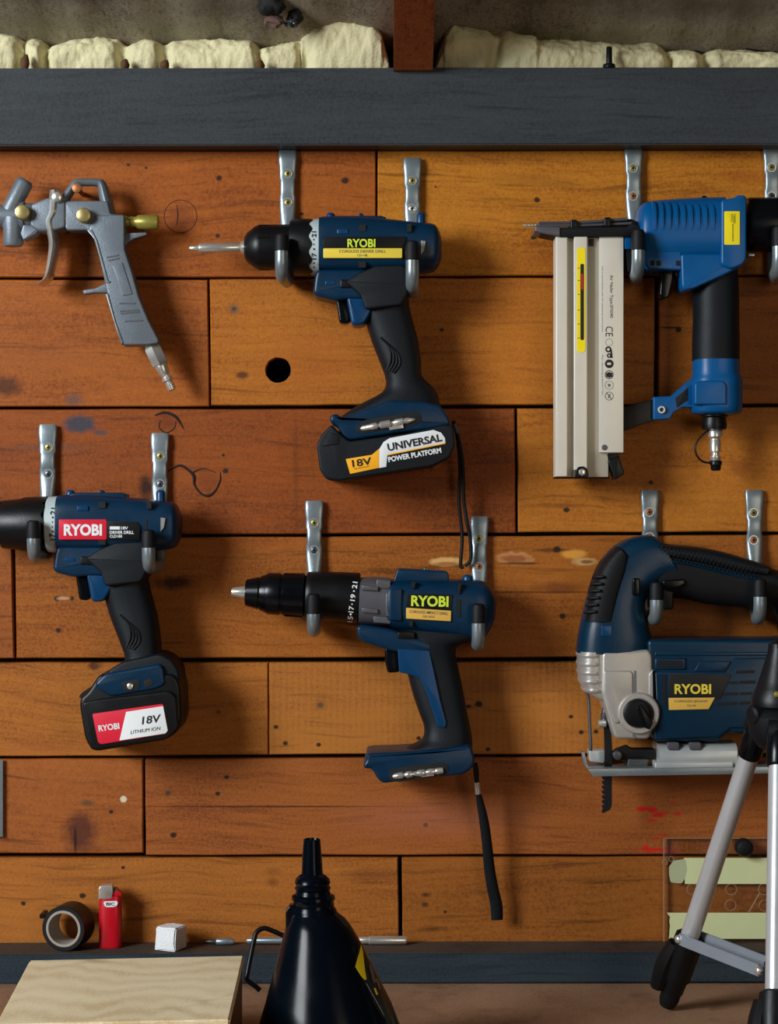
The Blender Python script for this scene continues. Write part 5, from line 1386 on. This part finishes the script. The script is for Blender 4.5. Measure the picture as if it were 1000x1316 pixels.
# box on the bench
hz = -0.414 + 0.062
co = [Pz(-6, 1316.5, hz), Pz(295, 1310, hz), Pz(313.5, 1228, hz), Pz(38, 1234, hz)]
bw = wood('pale_birch_ply', (212, 190, 148), (240, 224, 188), seed=91, rings=0.22, rough=0.5)
ctr = sum(co, Vector()) / 4
root = thing('plywood_box', 'pale birch topped wooden box on the bench in the left corner', 'box', (ctr.x, ctr.y, BZ))
tt = 0.006
obj('lid', hexa([c - Vector((0, 0, tt)) for c in co] + co, 0.0012), bw, root, label='pale birch lid with wavy grain')
def shrink(c, k): return Vector((ctr.x + (c.x - ctr.x) * k, ctr.y + (c.y - ctr.y) * k, c.z))
bot = [Vector((q.x, q.y, BZ)) for q in (shrink(c, 0.985) for c in co)]
top_ = [Vector((q.x, q.y, EYE + hz - tt)) for q in (shrink(c, 0.985) for c in co)]
obj('body', hexa(bot + top_, 0.001), wood('dark_box_side', (70, 44, 28), (112, 76, 50), seed=93), root, label='darker brown wooden body')

# funnel
FD = 0.30
FS = sc(FD)
fcx = P(424, 1316, FD).x
def fz(py): return EYE + (658 - py) * FS
FPROF = [(1368, 97, 425), (1366, 101, 425), (1334, 98, 424.5), (1326, 96, 424.2), (1318, 91, 423.5), (1310, 88.5, 423), (1290, 81.5, 422), (1250, 66, 417.5), (1212, 51.5, 413), (1190, 42, 409.5), (1180, 36, 407.5), (1174, 30, 405.5), (1171, 28.5, 404.5), (1168, 28, 404), (1165, 26, 403.6), (1158, 26, 403), (1155, 28, 402.8), (1151, 27.6, 402.6), (1149, 23, 402.4), (1144, 21.5, 402.2), (1141, 23.4, 402), (1138, 21, 402), (1134, 23, 401.8), (1129, 21.5, 401.6), (1125, 17, 401.4), (1123, 13.8, 401.4), (1100, 12.4, 401), (1079, 10.8, 401), (1078, 9.6, 401), (1082, 8.6, 401)]
root = thing('funnel', 'glossy black plastic funnel standing upside down on the bench', 'funnel', (fcx, -FD, BZ))
bm = bmesh.new(); rings = []
nF = 64
for py, r, cxp in FPROF:
    z = max(BZ, fz(py)); c = P(cxp, py, FD).x
    rings.append([bm.verts.new((c + r * FS * math.cos(2 * math.pi * i / nF), -FD + r * FS * math.sin(2 * math.pi * i / nF), z)) for i in range(nF)])
ring_fill(bm, rings, True, True)
obj('cone', bm, M['funnel'], root, sharp=35)
def funnel_pt(px, py, lift=0.0006):
    for k in range(len(FPROF) - 1):
        (ya, ra, ca), (yb, rb, cb) = FPROF[k], FPROF[k + 1]
        if ya >= py >= yb:
            t = (ya - py) / (ya - yb); r = ra + (rb - ra) * t; c = ca + (cb - ca) * t
            u = max(-0.97, min(0.97, (px - c) / r))
            th = math.acos(u)
            rr_ = r * FS + lift
            cx_ = P(c, py, FD).x
            return Vector((cx_ + rr_ * u, -FD - rr_ * math.sin(th), fz(py) + lift * 0.5))
def fpatch(rows, mat, name, lift, parent, label=None):
    bm = bmesh.new(); rs = []
    for py, x0, x1 in rows:
        rs.append([bm.verts.new(funnel_pt(x0 + (x1 - x0) * i / 6, py, lift)) for i in range(7)])
    for a, b in zip(rs, rs[1:]):
        for i in range(6): bm.faces.new((a[i], a[i + 1], b[i + 1], b[i]))
    return obj(name, bm, mat, parent, label)
lab = fpatch([(1206, 461, 463), (1214, 459, 465.5), (1224, 457, 470), (1233, 456, 473.5), (1242, 462, 478), (1252, 467, 482), (1264, 473, 486.5), (1278, 480, 492), (1290, 487, 497), (1296, 491, 494)], M['black'], 'sticker', 0.0004, root, 'black and yellow sticker on the funnel side')
fpatch([(1212, 463.5, 464.4), (1219, 461, 465.4), (1226, 458.5, 466.4), (1233, 456.4, 467.4), (1239, 460, 468.4), (1245, 464, 469.6), (1250, 468, 470.6)], M['yel2'], 'yellow_triangle', 0.0008, lab)
fpatch([(1254, 469.6, 470.8), (1270, 478.6, 479.8), (1286, 487.6, 488.8), (1294, 491.8, 492.8)], M['sgrey'], 'white_line', 0.0008, lab)
fpatch([(1236, 472.8, 476.0), (1244, 475, 478.6), (1252, 477.4, 480.8), (1257, 479.4, 482.4)], M['inkg'], 'grey_print', 0.0008, lab)
fpatch([(1220, 468.4, 469.2), (1225, 470.0, 471.0), (1229, 471.0, 472.0)], M['sgrey'], 'white_print', 0.0008, lab)
fpatch([(1262, 479.6, 481.6), (1267, 481.4, 483.6), (1270, 483, 485)], M['yel2'], 'yellow_print', 0.0008, lab)
fpatch([(1254, 482.0, 482.9), (1262, 485.2, 486.2), (1266, 487.0, 487.8)], M['sgrey'], 'white_print', 0.0008, lab)
# a small lug on the left of the neck
obj('neck_lug', slab([(367, 1197), (367, 1172), (372, 1164), (378, 1164), (380, 1200)], FD - 0.006, FD + 0.006, 1.5, rc=2), M['gloss'], root)

# bent black rod leaning behind the funnel
w = [Pz(330, 1272, -0.414 + 0.002)]
dW = 0.15
base = P(331, 1272, dW)
base.z = BZ + 0.0018
pts = [P(334, 1273, dW), P(329, 1268, dW), P(317.5, 1259, dW), P(318, 1250, dW), P(327, 1206, dW - 0.01), P(331, 1197, dW - 0.012), P(340, 1193, dW - 0.014), P(352, 1197, dW - 0.016), P(372, 1206, dW - 0.02)]
zmin = min(p.z for p in pts)
obj('bent_rod', tube(pts, 0.0021, 10, 5), M['black'], None, 'thin bent black rod propped between the box and the funnel', 'rod', loc=(pts[0].x, pts[0].y, zmin))

# clear acrylic sheet leaning on the wall with two strips of masking tape
acr = bpy.data.materials.new('clear_acrylic'); acr.use_nodes = True
nt = acr.node_tree
for n in list(nt.nodes):
    if n.type != 'OUTPUT_MATERIAL': nt.nodes.remove(n)
tr_ = N(nt, 'ShaderNodeBsdfTransparent'); tr_.inputs[0].default_value = (0.985, 0.985, 0.98, 1)
gl = N(nt, 'ShaderNodeBsdfGlossy'); gl.inputs['Roughness'].default_value = 0.08
fr_ = N(nt, 'ShaderNodeFresnel'); fr_.inputs[0].default_value = 1.49
mxs = N(nt, 'ShaderNodeMixShader')
geo = N(nt, 'ShaderNodeNewGeometry')
ior = N(nt, 'ShaderNodeMapRange')
ior.inputs['To Min'].default_value = 1.49; ior.inputs['To Max'].default_value = 1 / 1.49
nt.links.new(geo.outputs['Backfacing'], ior.inputs['Value']); nt.links.new(ior.outputs[0], fr_.inputs[0])
nt.links.new(fr_.outputs[0], mxs.inputs[0]); nt.links.new(tr_.outputs[0], mxs.inputs[1]); nt.links.new(gl.outputs[0], mxs.inputs[2])
nt.links.new(mxs.outputs[0], [n for n in nt.nodes if n.type == 'OUTPUT_MATERIAL'][0].inputs[0])
edge_m = pbr('frosted_acrylic_edge', (150, 128, 104), 0.4, bump=0)
tape_m = pbr('pale_masking_tape', (206, 212, 160), 0.65, var=0.06, vscale=40, bump=0.15, bscale=300)
DA = 0.006
root = thing('acrylic_sheet', 'clear acrylic sheet with two pale tape strips leaning on the wall behind the tripod', 'plastic sheet', (P(940, 1206).x, -DA, ledge_top(P(940, 0).x)))
zb_py = 658 - (ledge_top(P(940, 0).x) - EYE) / sc(DA)
bm = slab([(853.5, 1077.5), (1075, 1077.5), (1075, zb_py), (853.5, zb_py)], DA - 0.003, DA, 0)
obj('sheet', bm, acr, root)
obj('sheet_edge', join(slab(rect(853.2, 1077, 853.8, zb_py), DA - 0.003, DA + 0.0001, 0), slab(rect(853, 1077, 1075, 1077.6), DA - 0.003, DA + 0.0001, 0)), edge_m, root)
def torn(x0, y0, y1, seed):
    rr = random.Random(seed); q = []
    for i in range(7):
        y = y1 + (y0 - y1) * i / 6
        q.append((x0 + rr.uniform(-2, 2.5), y))
    return [(1075, y0), (1075, y1)] + q
obj('tape_strip', slab(torn(878, 1102.5, 1136, 2), DA, DA + 0.0003, 0), tape_m, root)
obj('tape_strip', slab(torn(859, 1173, 1206.5, 5), DA, DA + 0.0003, 0), tape_m, root)
obj('tape_end', slab([(881, 1104), (866, 1106), (860, 1114), (860, 1124), (862, 1134), (876, 1135.5), (880, 1130), (883, 1118)], DA, DA + 0.0004, 0, rc=2), pbr('grey_green_tape', (172, 178, 142), 0.7), root, label='greyer patch of older tape')
for x, y in ((890, 1143), (940, 1143), (939, 1163.5), (982, 1143), (983, 1164), (863, 1104), (854.5, 1108)):
    r_ = 7.4 if x > 885 else 3.6
    obj('etched_ring', ring_disc(x, y, DA - 0.0004, DA + 0.00015, r_, r_ - 0.7, 28), edge_m, root)
obj('etched_line', slab([(962, 1172), (963.5, 1172), (977, 1148), (976, 1147)], DA - 0.0004, DA + 0.00015, 0), edge_m, root)
obj('rubber_pad', disc(958, 1091, DA + 0.0001, DA + 0.012, 11.5, 24, 0.5), M['rubber'], None, 'round black rubber pad stuck on the clear sheet above the tape', 'pad', loc=P(958, 1102, DA + 0.001))

# ------------------------------------------------------------------ small tripod standing on the bench
hub = P(1003, 930, 0.25)
root = thing('tripod', 'small silver and black tripod standing on the bench at the right', 'tripod', (hub.x, hub.y, BZ))
footA = Pz(857, 1293, -0.411)
leg_r = 0.0078
def leg(foot, hub_, r=leg_r):
    foot = Vector(foot)
    dirh = Vector((foot.x - hub_.x, foot.y - hub_.y, 0)).normalized()
    top = Vector((hub_.x, hub_.y, hub_.z - 0.004)) + dirh * 0.024
    ax = (foot - top).normalized(); L = (foot - top).length
    lg = obj('leg', lathe(top, foot, [(0.012, r), (L * 0.78, r)], 24), M['silver'], root, label='silver tube leg with black ends')
    obj('collar', lathe(top, foot, [(-0.004, 0.008), (-0.002, 0.0095), (0.012, 0.0098), (0.026, 0.0096), (0.028, 0.0085)], 24), M['gloss'], lg)
    obj('hinge', lathe(top - dirh.cross(Vector((0, 0, 1))) * 0.0085, top + dirh.cross(Vector((0, 0, 1))) * 1, [(0, 0.008), (0.001, 0.0095), (0.016, 0.0095), (0.017, 0.008)], 20), M['rubber'], lg)
    obj('clamp', lathe(top, foot, [(L * 0.735, 0.0098), (L * 0.742, 0.0120), (L * 0.80, 0.0128), (L * 0.89, 0.0120), (L * 0.895, 0.0104), (L * 0.94, 0.0096)], 12), M['black'], lg, label='black plastic clamp')
    side = ax.cross(Vector((0, 1, 0))).normalized() if abs(ax.y) < 0.9 else Vector((1, 0, 0))
    p_ = top + ax * L * 0.80 - Vector((1, 0, 0)) * 0.010
    obj('clamp_lever', tube([p_ + ax * -0.010, p_ + ax * 0.010 - Vector((0.003, 0, 0)), p_ + ax * 0.034 - Vector((0.003, 0, 0))], [0.0062, 0.0078, 0.0062], 8, 3), M['black'], lg)
    obj('rubber_foot', lathe(top, foot, [(L * 0.915, 0.0072), (L * 0.92, 0.0086), (L * 0.975, 0.0082), (L * 0.995, 0.0066), (L, 0.004)], 18), M['rubber'], lg)
    return top, ax, L
tA = leg(footA, hub)
Rf = Vector((footA.x - hub.x, footA.y - hub.y)).length
footB = Vector((hub.x - 0.030, hub.y - math.sqrt(Rf ** 2 - 0.03 ** 2), BZ + 0.003))
tB = leg(footB, hub)
aB = math.atan2(footB.y - hub.y, footB.x - hub.x)
aA = math.atan2(footA.y - hub.y, footA.x - hub.x)
mid_ = Vector((math.cos(aA) + math.cos(aB), math.sin(aA) + math.sin(aB))).normalized()
footC = Vector((hub.x - mid_.x * Rf, hub.y - mid_.y * Rf, BZ + 0.003))
tC = leg(footC, hub)
# hub, column, head
obj('hub', lathe((hub.x, hub.y, hub.z - 0.020), (hub.x, hub.y, hub.z + 1), [(0, 0.013), (0.002, 0.017), (0.012, 0.024), (0.026, 0.025), (0.030, 0.022), (0.034, 0.016)], 32), M['rubber'], root)
obj('centre_column', lathe((hub.x, hub.y, BZ + 0.050), (hub.x, hub.y, hub.z + 0.02), [(0, 0.007), (0.001, 0.0085), (0.2, 0.0085), (hub.z - BZ - 0.05 + 0.02, 0.0085)], 20), M['black'], root)
bz = P(0, 1249, 0.25).z
UZ = Vector((0, 0, 0.0048))
obj('brace_collar', lathe((hub.x, hub.y, bz - 0.008), (hub.x, hub.y, bz + 1), [(0, 0.010), (0.001, 0.0125), (0.015, 0.0125), (0.016, 0.010)], 24), M['black'], root)
for top, ax, L in (tA, tB, tC):
    q = top + ax * L * 0.745
    hd = Vector((q.x - hub.x, q.y - hub.y, 0)).normalized()
    sd = hd.cross(Vector((0, 0, 1)))
    e = Vector((hub.x, hub.y, bz)) + hd * 0.012
    for s_ in (-1, 1):
        w_ = 0.0105 if top is not tB[0] else 0.0045
        a_, b_ = q + sd * w_ * s_, e + sd * w_ * s_
        br = obj('brace', hexa([a_ - UZ - sd * 0.0012, b_ - UZ - sd * 0.0012, b_ - UZ + sd * 0.0012, a_ - UZ + sd * 0.0012, a_ + UZ - sd * 0.0012, b_ + UZ - sd * 0.0012, b_ + UZ + sd * 0.0012, a_ + UZ + sd * 0.0012], 0.0006), M['sgrey'], root, label='flat grey brace bar')
        for p_ in (a_, b_):
            obj('rivet', lathe(p_ - sd * 0.001 * s_, p_ + sd * s_, [(0, 0.0036), (0.003, 0.0036), (0.0042, 0.0026), (0.0048, 0.001)], 12), M['steel'], br)
obj('head_base', lathe((hub.x, hub.y, hub.z + 0.012), (hub.x, hub.y, hub.z + 1), [(0, 0.016), (0.002, 0.0225), (0.008, 0.0230), (0.016, 0.0185), (0.022, 0.0165), (0.034, 0.0125), (0.044, 0.0095), (0.050, 0.009)], 28), M['black'], root)
obj('pan_knob', lathe((hub.x - 0.010, hub.y - 0.004, hub.z + 0.010), (hub.x - 0.05, hub.y - 0.020, hub.z + 0.002), [(0, 0.004), (0.004, 0.004), (0.005, 0.007), (0.014, 0.0078), (0.016, 0.006)], 18), M['rubber'], root)
obj('lock_screw', lathe((hub.x - 0.006, hub.y - 0.016, hub.z + 0.024), (hub.x - 0.012, hub.y - 0.05, hub.z + 0.028), [(0, 0.0022), (0.008, 0.0022), (0.009, 0.001)], 12), M['brass_y'], root)
obj('head_plate', boxw((hub.x - 0.004, hub.y - 0.018, hub.z + 0.056), (hub.x + 0.05, hub.y + 0.018, hub.z + 0.066), 0.003), M['black'], root)
